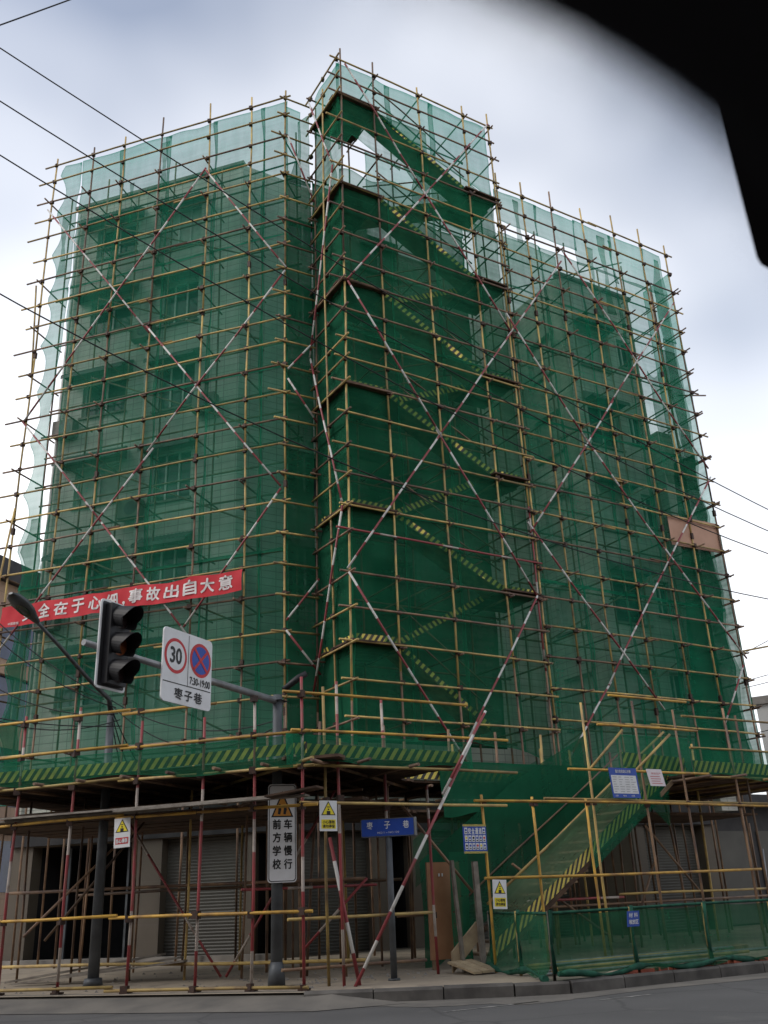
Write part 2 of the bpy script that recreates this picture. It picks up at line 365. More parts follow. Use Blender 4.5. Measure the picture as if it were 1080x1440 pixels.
# ------------------------------------------------------------------ ground, road, pavement, kerb
struct(MB().face([(-900, -900, -0.004), (900, -900, -0.004), (900, 900, -0.004), (-900, 900, -0.004)]).build('ground', M_CONC))
struct(MB().face([(-90, -14, 0), (90, -14, 0), (90, 62, 0), (-90, 48, 0)]).build('road', M_ASPH))
DK = V((math.sin(rad(60)), math.cos(rad(60)), 0))
C0 = V((-1.45, 14.98, 0)); C1 = V((1.55, 14.86, 0)); C2 = V((2.35, 14.95, 0))
edge = [C0 + D1*45, C0, C1, C2, C2 + DK*60]
pv = MB()
top = [V((p.x, p.y, PZ)) for p in edge] + [V((60, 75, PZ)), V((-60, 75, PZ))]
pv.face(top)
pave = struct(pv.build('pavement', M_PAVE))
def kerb_run(a, b):
    d = (b-a); n = max(1, round(d.length/1.0)); d = d/n; nrm = V((d.y, -d.x, 0)).normalized()   # outwards to the road
    for i in range(n):
        if i > 22: break
        p = a + d*i
        h = PZ + 0.012 + random.uniform(-0.008, 0.006)
        m = MB(); g = d.normalized()*0.008
        o = p + g - nrm*0.14 + V((0, 0, -0.05)) ; x = d - g*2; y = nrm*0.2; z = V((0, 0, h+0.05))
        # bevelled road-side edge
        q = [o, o+y, o+y+z-V((0, 0, 0.03)), o+y*0.88+z, o+z]
        q2 = [c + x for c in q]
        m.face(q[::-1]); m.face(q2)
        for k in range(5): m.face([q[k], q[(k+1) % 5], q2[(k+1) % 5], q2[k]])
        m.build('kerb_stone', M_KERB, pave)
kerb_run(C0, C1); kerb_run(C1, C2); kerb_run(C2, C2 + DK*22)
q_ = [C0 + V((0.12, 0.15, PZ+0.006)), C0 + V((0.5, -0.15, 0.12)), C0 + V((1.5, -0.42, 0.008)), C0 + V((0.2, -0.95, 0.008)), C0 + D1*45 + V((-0.1, -0.9, 0.008)), C0 + D1*45 + V((0, 0.15, PZ+0.006))]
struct(MB().face(q_).build('gutter_apron', M_APRON))
_o = [V((p.x, p.y, 0.004)) for p in (C0+D1*30, C0, C1, C2, C2+DK*30)]; _i = []
_w = []
for a_, b_2 in zip(_o, _o[1:]):
    n_ = 24
    for k in range(n_):
        p = a_.lerp(b_2, k/n_); _w.append((p, p + V((0.1, -1, 0))*(0.75+0.22*math.sin(p.x*1.3)+0.12*math.sin(p.x*4.1+1)+random.uniform(-0.06, 0.06))))
ds_ = MB()
for (a_, c_), (b_2, d_2) in zip(_w, _w[1:]): ds_.face([a_, c_, d_2, b_2])
struct(ds_.build('road_dust', M_APRON))
for a, l in ((V((0.5, 13.3, 0.004)), 1.5), (V((2.6, 13.9, 0.004)), 0.9)):
    struct(MB().face([a, a+DK*l, a+DK*l+V((-0.03, 0.06, 0)), a+V((-0.03, 0.06, 0))]).build('road_marking', M_LINE))

# ------------------------------------------------------------------ the corner building
bl = thing('corner_building', 'seven storey tiled corner building wrapped in green netting above shuttered shops', 'building', LF(2, 3, PZ))
def facade(P, s0, s1, z0, z1, ops, m, back, depth=0.16, name='wall'):
    """wall sheet with real openings; P(s, z) gives the point, back the inward vector"""
    ss = sorted({s0, s1, *[o[0] for o in ops], *[o[1] for o in ops]}); zs = sorted({z0, z1, *[o[2] for o in ops], *[o[3] for o in ops]})
    ss = [s for s in ss if s0 <= s <= s1]; zs = [z for z in zs if z0 <= z <= z1]
    mb = MB()
    for i in range(len(ss)-1):
        for j in range(len(zs)-1):
            cs, cz = (ss[i]+ss[i+1])/2, (zs[j]+zs[j+1])/2
            if any(o[0] < cs < o[1] and o[2] < cz < o[3] for o in ops): continue
            q = [(ss[i], zs[j]), (ss[i+1], zs[j]), (ss[i+1], zs[j+1]), (ss[i], zs[j+1])]
            mb.face([P(*c) for c in q], q)
    for a, b, c, d in ops:
        k = back*depth
        for p, r in (((a, c), (b, c)), ((b, c), (b, d)), ((b, d), (a, d)), ((a, d), (a, c))):
            mb.face([P(*p), P(*r), P(*r)+k, P(*p)+k], [(0, 0), (1, 0), (1, depth), (0, depth)])
    return mb.build(name, m, bl)
def window(P, back, a, b, c, d, depth=0.14, glassm=None, sash=2):
    o = back*depth; along = (P(b, c)-P(a, c)).normalized(); up = V((0, 0, 1)); t = 0.06
    fr = MB()
    fr.box(P(a, c)+o, along*(b-a), up*t, back*0.05); fr.box(P(a, d-t)+o, along*(b-a), up*t, back*0.05)
    for k in range(sash+1):
        x = a + (b-a-t)*k/sash
        fr.box(P(x, c+t)+o+back*0.003, along*t, up*(d-c-2*t), back*0.044)
    f = fr.build('window', M_FRAME, bl)
    pn = MB().box(P(a, c)+o+back*0.055, along*(b-a), up*(d-c), back*0.02).build('pane', glassm or M_GLASS, bl); pn.parent = f
    sl = MB().box(P(a-0.06, c-0.07)-back*0.08, along*(b-a+0.12), up*0.07, back*0.1).build('sill', M_CONC, bl); sl.parent = f
    return f
PL = lambda s, z: LF(s, 1.5, z)
tops = [8.0, 11.05, 14.15, 17.25, 20.35, 23.4]
ops = []
for t in tops:
    ops.append((3.72, 5.1, t-1.65, t)); ops.append((6.15, 7.75, t-1.35, t))
SHOP_L = [(4.78, 7.95, PZ+0.05, 3.0), (1.75, 4.06, PZ+0.02, 3.0), (0.95, 1.55, PZ+0.02, 3.0)]
facade(PL, 2.2, 8.65, 3.4, 24.5, ops, M_TILE, B1)
for i, o in enumerate(ops): window(PL, B1, *o, glassm=M_GLASS if i % 5 else M_CURT, sash=2 if i % 2 else 3)
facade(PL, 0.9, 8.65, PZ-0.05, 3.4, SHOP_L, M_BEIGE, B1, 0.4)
# end wall on the left, parapet and roof
PE = lambda s, z: LF(8.65, 1.5+s, z)
facade(PE, 0, 9, PZ-0.05, 24.5, [(1.2, 2.4, t-1.5, t) for t in tops], M_TILE, -D1)
for t in tops: window(PE, -D1, 1.2, 2.4, t-1.5, t)
V1s, V1b = -1.26, 4.39
PG = lambda s, z: RF(s, V1b, z)
gops = [(0.4, 1.6, t-1.5, t) for t in tops] + [(3.2, 4.8, t-1.6, t) for t in tops]
facade(PG, V1s, 9.75, 3.4, 23.0, gops, M_TILE, D4)
for i, o in enumerate(gops): window(PG, D4, *o, glassm=M_GLASS if i % 3 else M_CURT)
PR = lambda s, z: RF(s, 1.6, z)
rops = []
for t in [7.6, 10.65, 13.75, 16.85, 19.95]:
    rops += [(10.35, 11.75, t-1.6, t), (12.25, 12.9, t-1.2, t)]
facade(PR, 9.75, 13.2, 3.4, 21.9, rops, M_TILE, D4)
for i, o in enumerate(rops): window(PR, D4, *o, glassm=M_GLASS if i % 4 else M_CURT)
PS = lambda s, z: RF(9.75, 4.39-s, z)
sops = [(0.7, 2.0, t-1.6, t) for t in [7.6, 10.65, 13.75, 16.85, 19.95]]
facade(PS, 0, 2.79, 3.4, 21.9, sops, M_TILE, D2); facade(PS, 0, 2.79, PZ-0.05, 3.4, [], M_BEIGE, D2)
for i, o in enumerate(sops): window(PS, D2, *o, glassm=M_CURT)
PX = lambda s, z: RF(13.2, 1.6+s, z)
facade(PX, 0, 10, PZ-0.05, 21.9, [], M_TILE, -D2)
facade(lambda s, z: RF(s, 1.25, z), 13.2, 13.9, 3.4, 16.2, [], M_TILE, D4)
facade(lambda s, z: RF(13.9, 1.25+s, z), 0, 9, 3.4, 16.2, [], M_TILE, -D2)
MB().face([RF(13.2, 1.25, 16.2), RF(13.9, 1.25, 16.2), RF(13.9, 10, 16.2), RF(13.2, 10, 16.2)]).build('roof', M_CONC, bl)
facade(lambda s, z: RF(13.2, 1.25+s, z), 0, 0.36, 3.4, 16.2, [], M_TILE, D2)
# ground floor on the right
gl = [(0.2, 2.3, PZ+0.02, 3.0), (2.75, 3.5, PZ+0.02, 3.0), (4.0, 6.6, PZ+0.02, 3.0), (7.1, 9.2, PZ+0.02, 3.0)]
PGF = lambda s, z: RF(s, 3.42, z)
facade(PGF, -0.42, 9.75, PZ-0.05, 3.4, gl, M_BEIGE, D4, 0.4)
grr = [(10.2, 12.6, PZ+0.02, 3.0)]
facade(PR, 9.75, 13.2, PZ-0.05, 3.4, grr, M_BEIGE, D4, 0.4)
# ledge over the ground floor where it stands proud
lg = MB(); z = 3.4
lg.face([LF(2.2, 1.5, z), LF(0.9, 1.5, z), RF(9.75, 3.42, z), RF(9.75, 4.39, z), RF(V1s, V1b, z)])
lg.build('ledge', M_CONC, bl)
# roofs (flat slabs with a parapet lip) and back walls
rf = MB()
rf.face([LF(8.65, 1.5, 24.5), LF(2.2, 1.5, 24.5), RF(3.5, 4.39, 24.5), RF(3.5, 12, 24.5), LF(8.65, 10.5, 24.5)])
rf.face([RF(3.5, 4.39, 23.0), RF(9.75, 4.39, 23.0), RF(9.75, 12, 23.0), RF(3.5, 12, 23.0)])
rf.face([RF(9.75, 1.6, 21.9), RF(13.2, 1.6, 21.9), RF(13.2, 11.6, 21.9), RF(9.75, 11.6, 21.9)])
rf.face([LF(2.2, 1.5, 23), RF(3.5, 4.39, 23), RF(3.5, 4.39, 24.5), LF(2.2, 1.5, 24.5)], [(0, 0), (5, 0), (5, 1.5), (0, 1.5)])
rf.face([RF(3.5, 4.39, 23), RF(3.5, 12, 23), RF(3.5, 12, 24.5), RF(3.5, 4.39, 24.5)], [(0, 0), (8, 0), (8, 1.5), (0, 1.5)])
for a, b, z1 in ((LF(8.65, 10.5, 0), RF(3.5, 12, 0), 24.5), (RF(3.5, 12, 0), RF(13.2, 11.6, 0), 23.0)):
    u = V((0, 0, z1)); rf.face([a, b, b+u, a+u])
rf.build('roof', M_TILE, bl)
pr = MB()
pr.box(LF(8.75, 1.4, 24.5), D1*-6.6, B1*0.28, V((0, 0, 0.12)))
pr.box(RF(9.7, 1.5, 21.9), D2*3.6, D4*0.28, V((0, 0, 0.12)))
pr.build('parapet_coping', M_CONC, bl)
# awnings over the bedroom windows: sloping sheet with cheeks
def awning(P, back, a, b, z, dep, h):
    al = (P(b, z)-P(a, z)).normalized(); m = MB()
    t0, t1 = P(a, z), P(b, z); f0, f1 = P(a, z-h)-back*dep, P(b, z-h)-back*dep
    n = max(4, int((b-a)/0.12))
    for i in range(n):                       # corrugations
        u0, u1, um = i/n, (i+1)/n, (i+0.5)/n; r = V((0, 0, 0.025))
        A, Bq = t0.lerp(t1, u0), t0.lerp(t1, um)+r; Cq, Dq = f0.lerp(f1, um)+r, f0.lerp(f1, u0)
        E2, F2 = t0.lerp(t1, u1), f0.lerp(f1, u1)
        m.face([A, Bq, Cq, Dq]); m.face([Bq, E2, F2, Cq])
    m.face([t0, f0, P(a, z-h)]); m.face([t1, P(b, z-h), f1])
    m.face([f0, f1, f1-V((0, 0, 0.12)), f0-V((0, 0, 0.12))])
    m.build('awning', M_AWN, bl)
for t in tops:
    awning(PL, B1, 5.95, 8.2, t+0.45, 0.62, 0.45); awning(PL, B1, 3.55, 5.3, t+0.35, 0.45, 0.32)
for t in [10.65, 13.75, 16.85, 19.95]: awning(PR, D4, 10.2, 11.9, t+0.4, 0.5, 0.35)
# air conditioning boxes and pipes on the left wall
for s, z in ((5.55, 12.3), (5.55, 18.5), (8.15, 15.5), (5.5, 9.3), (8.1, 9.2), (3.2, 15.4)):
    a = MB(); a.cbox(LF(s, 1.3, z), D1*0.75, B1*0.3, V((0, 0, 0.55))); ac = a.build('air_conditioner', M_CONC, bl)
    g = MB(); n = 14
    for k in range(n):
        q0, q1 = 2*math.pi*k/n, 2*math.pi*(k+1)/n; c = LF(s-0.08, 1.145, z)
        g.face([c, c+D1*0.22*math.cos(q0)+V((0, 0, 0.22*math.sin(q0))), c+D1*0.22*math.cos(q1)+V((0, 0, 0.22*math.sin(q1)))])
    gg = g.build('fan_grille', M_POLE, bl); gg.parent = ac
for s in (5.4, 8.5): MB().pipe([LF(s, 1.4, 3.5), LF(s, 1.4, 24.2)], 0.05, 6).build('downpipe', M_FRAME, bl)
# shop fronts
def shutter(P, back, a, b, c, d, dep=0.3):
    m = MB(); n = int((d-c)/0.075); o = back*dep
    for i in range(n):
        z0, z1 = c+(d-c)*i/n, c+(d-c)*(i+1)/n; zm = z0*0.35+z1*0.65
        m.face([P(a, z0)+o, P(b, z0)+o, P(b, zm)+o-back*0.012, P(a, zm)+o-back*0.012])
        m.face([P(a, zm)+o-back*0.012, P(b, zm)+o-back*0.012, P(b, z1)+o, P(a, z1)+o])
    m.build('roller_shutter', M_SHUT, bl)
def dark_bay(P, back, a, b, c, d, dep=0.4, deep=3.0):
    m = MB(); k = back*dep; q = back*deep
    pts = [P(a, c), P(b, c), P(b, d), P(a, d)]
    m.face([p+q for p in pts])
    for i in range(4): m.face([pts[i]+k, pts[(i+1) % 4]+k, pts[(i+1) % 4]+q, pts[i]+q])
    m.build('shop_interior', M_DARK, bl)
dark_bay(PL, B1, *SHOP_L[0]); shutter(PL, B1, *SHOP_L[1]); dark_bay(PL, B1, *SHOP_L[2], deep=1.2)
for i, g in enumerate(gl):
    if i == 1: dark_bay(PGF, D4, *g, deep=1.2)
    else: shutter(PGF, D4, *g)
shutter(PR, D4, *grr[0])
# glazed doors and frames in the open bay, signboard over the shops
fr = MB()
for s in (5.3, 6.2, 7.1):
    fr.box(LF(s, 2.0, PZ), D1*0.06, B1*0.05, V((0, 0, 2.8)))
fr.build('shop_door_frame', M_POLE, bl)
fs = MB(); fs.box(LF(8.6, 1.38, 3.02), D1*-7.6, B1*0.1, V((0, 0, 0.75))); fs.build('shop_signboard', M_FASCIA, bl)
fs = MB(); fs.box(RF(0.0, 3.3, 3.02), D2*9.6, D4*0.1, V((0, 0, 0.75))); fs.build('shop_signboard', M_FASCIA, bl)
fs = MB(); fs.box(RF(9.9, 1.46, 3.02), D2*3.2, D4*0.1, V((0, 0, 0.75))); fs.build('shop_signboard', M_FASCIA, bl)
st = MB(); st.box(LF(8.6, 1.15, PZ-0.02), D1*-7.6, B1*0.33, V((0, 0, 0.14))); st.build('doorstep', M_CONC, bl)

# ------------------------------------------------------------------ neighbours
nb = thing('neighbour_building', 'tan tiled building with dark roof edge and blue windows beside the netted block', 'building', (-17, 38, PZ))
def nP(u, z): return V((-18.5, 30.0, 0)) + V((0.30, 0.954, 0))*u + V((0, 0, z))
nbk = V((-0.954, 0.30, 0))
def slab(u0, u1, z0, z1, m, name, off=0.0, th=0.3):
    a = nP(u0, z0) - nbk*off; return MB().box(a, nP(u1, z0)-nP(u0, z0), nbk*th, V((0, 0, z1-z0))).build(name, m, nb)
slab(0, 18, PZ, 14.4, M_TAN, 'wall', 0, 9)
rf_ = slab(-0.2, 18.2, 14.4, 15.3, M_FASCIA, 'roof', 0.35, 9)
for z0 in (2.2, 5.4, 8.6, 11.2):
    for k in range(7):
        w = slab(0.4+k*2.5, 2.5+k*2.5, z0, z0+1.9, M_GLASSB, 'window', 0.02, 0.1)
        f = slab(1.42+k*2.5, 1.5+k*2.5, z0, z0+1.9, M_FRAME, 'window_bar', 0.05, 0.03); f.parent = w
for z0 in (4.4, 7.6, 10.5): slab(-0.1, 18.1, z0, z0+0.5, M_TAN, 'floor_band', 0.25, 0.3)
slab(-0.1, 18.1, 7.1, 7.6, M_FASCIA, 'sign_strip', 0.2, 0.2)
nb2 = thing('far_building', 'pale plaster building seen past the right end of the scaffold', 'building', (22, 44, PZ))
a = V((16.6, 43, PZ)); u = V((0.86, -0.5, 0)); w = V((0.5, 0.86, 0))
MB().box(a, u*14, w*8, V((0, 0, 8.7))).build('wall', M_PALEW, nb2)
MB().box(a - u*0.15 - w*0.15 + V((0, 0, 8.7)), u*14.3, w*8.3, V((0, 0, 0.35))).build('roof', M_CONC, nb2)
for zz in (1.4, 4.3, 6.6):
    for k in range(5):
        wn = MB().box(a + u*(0.7+k*2.6) - w*0.02 + V((0, 0, zz)), u*1.3, w*0.1, V((0, 0, 1.4))).build('window', M_GLASS, nb2)
        MB().box(a + u*(1.32+k*2.6) - w*0.05 + V((0, 0, zz)), u*0.06, w*0.025, V((0, 0, 1.4))).build('frame', M_FRAME, nb2).parent = wn

lw = thing('low_shop', 'low dark shop block behind the canopy past the right end of the building', 'shop', RF(17, 3, PZ))
MB().box(RF(13.5, 2.6, PZ), D2*9, D4*5, V((0, 0, 3.7))).build('wall', M_FASCIA, lw)
for k in range(4):
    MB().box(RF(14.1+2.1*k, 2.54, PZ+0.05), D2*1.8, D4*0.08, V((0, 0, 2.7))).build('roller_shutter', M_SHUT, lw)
MB().box(RF(13.7, 1.7, 3.7), D2*9.2, D4*6, V((0, 0, 0.25))).build('roof', M_FASCIA, lw)

# unseen block added behind the car to shut off the low sky
op = thing('low_sky_blocker', 'unseen plain tan block added across the road to shut off the low sky', 'building', (0, -20, 0))
MB().box((-70, -27, 0), (140, 0, 0), (0, 12, 0), (0, 0, 15.5)).build('wall', M_TAN, op)
MB().box((-70.3, -27.3, 15.5), (140.6, 0, 0), (0, 12.6, 0), (0, 0, 0.5)).build('roof', M_FASCIA, op)
for k in range(40):
    for zz in (1.0, 4.2, 7.4, 10.6, 13.2):
        MB().box((-69+3.45*k, -15.0, zz), (1.7, 0, 0), (0, 0.04, 0), (0, 0, 1.6)).build('window', M_GLASS, op)

# ------------------------------------------------------------------ scaffolds
TR = 0.029
def tubeobj(name, p0, p1, m, par, r=TR, n=7):
    p0, p1 = V(p0), V(p1); l = (p1-p0).length
    if l > 2.5:      # nothing on a site is dead straight
        j = 0.004*l; q = [p0] + [p0.lerp(p1, t)+V((random.uniform(-j, j), random.uniform(-j, j), random.uniform(-j, j)*0.6)) for t in (0.35, 0.7)] + [p1]
        return MB().pipe(q, r, n).build(name, m, par)
    return MB().pipe([p0, p1], r, n).build(name, m, par)
def jit(a): return random.uniform(-a, a)
class Coup:
    def __init__(self): self.m = MB()
    def at(self, p, d, up=V((0, 0, 1))):
        d = V(d).normalized(); s = random.uniform(0.085, 0.12)
        q = V(d); q.rotate(Matrix.Rotation(jit(0.5), 3, 'Z'))
        self.m.cbox(V(p)+V((0, 0, jit(0.02))), q*s, q.cross(V((0, 0, 1)))*s*0.9, V((0, 0, s)))
    def build(self, par):
        return stuff(self.m.build('coupler', M_COUP, par))
def post_mat(): return M_YEL if random.random() < 0.72 else M_RUST
def brace(par, a, b, m=M_BAND, r=TR):
    return tubeobj('brace', a, b, m, par, r)

ZL = [25.19, 24.49, 23.61, 22.86, 22.13, 21.19, 20.38, 19.44, 18.59, 17.71, 16.86, 16.07, 15.27, 14.41, 13.58, 12.8, 11.96, 11.13, 10.25, 9.4, 8.58, 7.62, 6.83, 6.0, 5.15]
SL = [0.0, 1.2, 2.7, 4.45, 5.9, 7.1, 8.57]
def wing(name, label, FR, S, Z, z_top, over0, over1, back, inner_top=None):
    t = thing(name, label, 'scaffold', FR((S[0]+S[-1])/2, 0.5, PZ))
    cp = Coup(); al = (FR(1, 0, 0)-FR(0, 0, 0))
    for i, s in enumerate(S):
        h = z_top + random.uniform(0.3, 0.95)
        ds = jit(0.04)
        m = post_mat()
        zb = random.uniform(9, 15)
        # a post is two or three tubes spliced end to end; each is its own part
        cuts = [PZ] + [zz for zz in (6.2+jit(1), 12.3+jit(1), 18.4+jit(1)) if zz < h-1] + [h]
        for k in range(len(cuts)-1):
            mm = M_RUST if cuts[k] < 5 else post_mat()
            tubeobj('post', FR(s+ds*(k % 2), 0, cuts[k]), FR(s+ds*((k+1) % 2), jit(0.015), cuts[k+1]), mm, t)
            if k: cp.m.cbox(FR(s+ds*(k % 2), 0, cuts[k]), al*0.085, back*0.085, V((0, 0, 0.2)))
        tubeobj('post', FR(s+0.05, 1.05, PZ), FR(s+0.05+jit(0.05), 1.05, z_top-0.6+jit(0.5)), M_RUST, t)
    for k, z in enumerate(Z):
        e0, e1 = over0(), over1()
        dz = jit(0.03)
        m = M_YEL if random.random() < 0.7 else M_RUST
        mid = S[0] + (S[-1]-S[0])*random.uniform(0.35, 0.65)
        if random.random() < 0.6:
            tubeobj('ledger', FR(S[0]-e0, -0.06, z+dz), FR(mid+0.2, -0.06, z+jit(0.02)), m, t)
            tubeobj('ledger', FR(mid-0.2, -0.075, z+0.045+jit(0.02)), FR(S[-1]+e1, -0.06, z-dz), post_mat(), t)
        else:
            tubeobj('ledger', FR(S[0]-e0, -0.06, z+dz), FR(S[-1]+e1, -0.06, z-dz), m, t)
        for s in S: cp.at(FR(s, -0.04, z), al)
        if k % 2 == 0 and z < z_top-0.5:
            tubeobj('ledger', FR(S[0]-0.1, 1.0, z-0.1), FR(S[-1]+0.3*random.random(), 1.0, z-0.1+jit(0.04)), M_RUST, t)
            for s in S:
                if random.random() < 0.93:
                    tubeobj('transom', FR(s+0.07, -0.15-random.random()*0.25, z-0.055+jit(0.02)), FR(s+0.07+jit(0.05), 1.25+random.random()*0.2, z-0.055+jit(0.05)), M_RUST, t, 0.026)
        elif z < z_top-0.5 and random.random() < 0.4:
            tubeobj('ledger', FR(S[0]-0.1, 1.0, z), FR(S[-1], 1.0, z), M_RUST, t)
    # diagonal ties on the inner row
    for k in range(6):
        z0 = 5 + k*3.0
        if z0+3 < z_top: tubeobj('brace', FR(S[1], 0.98, z0), FR(S[-2], 0.98, z0+3), M_RUST, t, 0.026)
    cp.build(t)
    return t
sl = wing('scaffold', 'tall tube scaffold with red and white cross braces behind the red banner', LF, SL, ZL, 25.19,
          lambda: random.uniform(0.05, 0.2), lambda: random.uniform(0.35, 0.85), B1)
for a, b in (((8.64, 23.24), (4.4, 17.35)), ((4.5, 17.6), (0.09, 11.54)), ((2.73, 23.08), (-0.08, 18.5)), ((-0.04, 18.41), (4.2, 13.3)), ((4.0, 13.4), (8.9, 7.55)),
             ((2.7, 23.13), (8.55, 15.22)), ((8.6, 15.16), (5.3, 11.1)), ((5.5, 11.35), (2.7, 7.82)), ((0.08, 11.46), (2.79, 8.02))):
    brace(sl, LF(a[0], -0.13, a[1]), LF(b[0], -0.13+jit(0.02), b[1]))
brace(sl, LF(8.75, -0.1, 20.2), LF(8.57, -0.02, 16.9), M_YEL)
brace(sl, LF(8.5, -0.12, 12.3), LF(9.0, -0.1, 8.0), M_YEL)

ZR = [23.08-0.838*k for k in range(22)]
SR = [5.98, 7.02, 8.32, 9.7, 11.2, 12.5, 13.8]
sr = wing('scaffold', 'long tube scaffold with cross braces and a plywood sheet tied near its outer end', RF, SR, ZR, 23.08,
          lambda: random.uniform(0.05, 0.15), lambda: random.uniform(0.05, 0.35), D4)
for a, b in (((5.69, 17.93), (8.4, 14.05)), ((8.3, 14.2), (11.15, 10.8)), ((11.0, 11.0), (13.84, 7.77)), ((8.42, 21.33), (13.78, 14.26)), ((13.64, 20.88), (9.6, 15.7)),
             ((9.75, 15.85), (5.72, 10.65)), ((13.8, 13.95), (10.6, 9.95)), ((10.7, 10.1), (7.9, 6.5)), ((5.66, 10.96), (9.92, 5.96)), ((13.65, 7.55), (12.37, 5.73)), ((8.0, 6.6), (6.16, 4.46))):
    brace(sr, RF(a[0], -0.13, a[1]), RF(b[0], -0.13+jit(0.02), b[1]))
tubeobj('ledger', RF(13.6, 0.4, 17.3), RF(15.2, 0.5, 17.75), M_RUST, sr)
tubeobj('ledger', RF(13.5, -0.1, 7.95), RF(15.1, -0.05, 8.3), M_YEL, sr)
# end frame on the right: rows behind the last posts, with a ladder of cross tubes
for b in (1.05, 2.3):
    tubeobj('post', RF(13.97, b, PZ), RF(13.97, b, 22.6), M_RUST, sr)
for k in range(20):
    z = 5.4+k*0.85
    tubeobj('transom', RF(13.93, -0.2, z), RF(13.96+jit(0.02), 2.5, z+jit(0.05)), M_RUST, sr, 0.026)

# stair tower ----------------------------------------------------
ZT = [25.64, 24.93, 24.25, 23.2, 22.35, 21.45, 20.75, 19.85, 18.95, 18.05, 17.33, 16.35, 15.4, 14.77, 14.04, 13.13, 12.17, 11.36, 10.52, 9.81, 8.75, 7.85, 7.0, 6.1, 5.2]
ST = [0.0, 1.33, 3.0, 4.8, 5.86]
tw = thing('scaffold', 'tallest scaffold tower at the corner with zigzag ramps and striped toe boards', 'scaffold', RF(2.9, 0.9, PZ))
cp = Coup()
for i, s in enumerate(ST):
    for b, top in ((0.0, 25.64+random.uniform(0.3, 0.6)), (1.75, 25.3)):
        cuts = [PZ, 6.0+jit(0.8), 12.2+jit(1), 18.3+jit(1), top]
        for k in range(4):
            m = M_RUST if (b or cuts[k] < 5) else (M_BAND2 if random.random() < 0.1 else post_mat())
            lean = 0.12*(k-2)/2 if s == 0 and b == 0 else 0
            tubeobj('post', RF(s-0.02*(k % 2)+0.06*(k-1.5)*(1 if s == 0 else 0), b, cuts[k]), RF(s-0.02*((k+1) % 2)+0.06*(k-0.5)*(1 if s == 0 else 0), b, cuts[k+1]+0.02), m, tw)
tubeobj('post', RF(0.03, 0.85, PZ), RF(-0.05, 0.85, 25.2), M_YEL, tw)
tubeobj('post', RF(-0.92+0.02, 1.78, PZ), RF(-0.92, 1.72, 6), M_RUST, tw)
for k, z in enumerate(ZT):
    m = M_RUST if random.random() < 0.55 else M_YEL
    tubeobj('ledger', RF(-0.25-0.2*random.random(), -0.06, z+jit(0.03)), RF(6.0+0.2*random.random(), -0.06, z+jit(0.03)), M_BAND2 if k == 19 else m, tw)
    tubeobj('ledger', RF(-0.07, -0.3-0.15*random.random(), z-0.05), RF(-0.07, 1.95+random.random()*0.15, z-0.05+jit(0.05)), M_YEL if random.random() < 0.6 else M_RUST, tw)
    if k % 2 == 0:
        tubeobj('ledger', RF(-0.2, 1.7, z-0.1), RF(6.0, 1.7, z-0.1), M_RUST, tw)
        for s in ST[1:]: tubeobj('transom', RF(s+0.06, -0.2, z-0.06), RF(s+0.06, 1.95, z-0.06), M_RUST, tw, 0.026)
    for s in ST: cp.at(RF(s, -0.03, z), D2)
    cp.at(RF(-0.04, 0.85, z), D4); cp.at(RF(-0.04, 1.75, z), D4)
    # recess between the tower and the left wing
for z in ZL[:-1]:
    zz = z-0.05
    tubeobj('ledger', LF(-0.0, -0.09, zz) - D2*random.uniform(0.1, 0.5) , RF(-0.02, 1.66, zz+jit(0.03)), M_YEL if random.random() < 0.7 else M_RUST, tw)
for a, b in (((0.23, 25.48), (3.0, 21.4)), ((2.85, 21.6), (5.83, 17.25)), ((5.77, 25.62), (2.9, 21.4)), ((3.05, 21.6), (0.1, 17.31)), ((0.1, 17.24), (2.9, 13.0)), ((2.75, 13.2), (5.71, 8.79)),
             ((8.31, 20.82), (5.6, 17.0)), ((5.8, 17.25), (2.7, 12.85)), ((2.85, 13.05), (-0.14, 8.77)), ((-0.12, 8.68), (3.26, 3.85)), ((5.71, 8.79), (2.65, 4.2))):
    brace(tw, RF(a[0], -0.14, a[1]), RF(b[0], -0.14+jit(0.02), b[1]))
for a, b in (((1.65, 25.3), (0.15, 21.6)), ((0.15, 21.5), (1.75, 15.75)), ((1.75, 15.7), (0.05, 10.6)), ((0.05, 10.5), (1.8, 6.0))):
    brace(tw, RF(-0.14, a[0], a[1]), RF(-0.16, b[0], b[1]), M_BAND)
for a, b in (((-0.9, 23.6), (-0.02, 21.3)), ((-0.02, 16.3), (-0.9, 15.1)), ((-0.9, 14.8), (-0.02, 13.6)), ((-0.02, 9.05), (-0.95, 7.85)), ((-0.95, 7.6), (-0.02, 6.55))):
    brace(tw, RF(a[0], 1.64, a[1]), RF(b[0], 1.62, b[1]), M_BAND)
cp.build(tw)
def planks(par, P, s0, s1, b0, b1, z, m, along='s', w=0.24, th=0.045):
    """loose boards laid side by side; P(s, b, z)"""
    if along == 's':
        n = max(1, round((b1-b0)/w)); d = (b1-b0)/n
        for i in range(n):
            e0, e1 = jit(0.05), jit(0.06); zz = z + jit(0.008)
            a = P(s0+e0, b0+d*i+0.004, zz); MB().box(a, P(s1+e1, b0+d*i+0.004, zz)-a, P(s0+e0, b0+d*(i+1)-0.004, zz)-a, V((0, 0, th))).build('plank', m, par)
    else:
        n = max(1, round((s1-s0)/w)); d = (s1-s0)/n
        for i in range(n):
            e0, e1 = jit(0.05), jit(0.06); zz = z + jit(0.008)
            a = P(s0+d*i+0.004, b0+e0, zz); MB().box(a, P(s0+d*(i+1)-0.004, b0+e0, zz)-a, P(s0+d*i+0.004, b1+e1, zz)-a, V((0, 0, th))).build('plank', m, par)
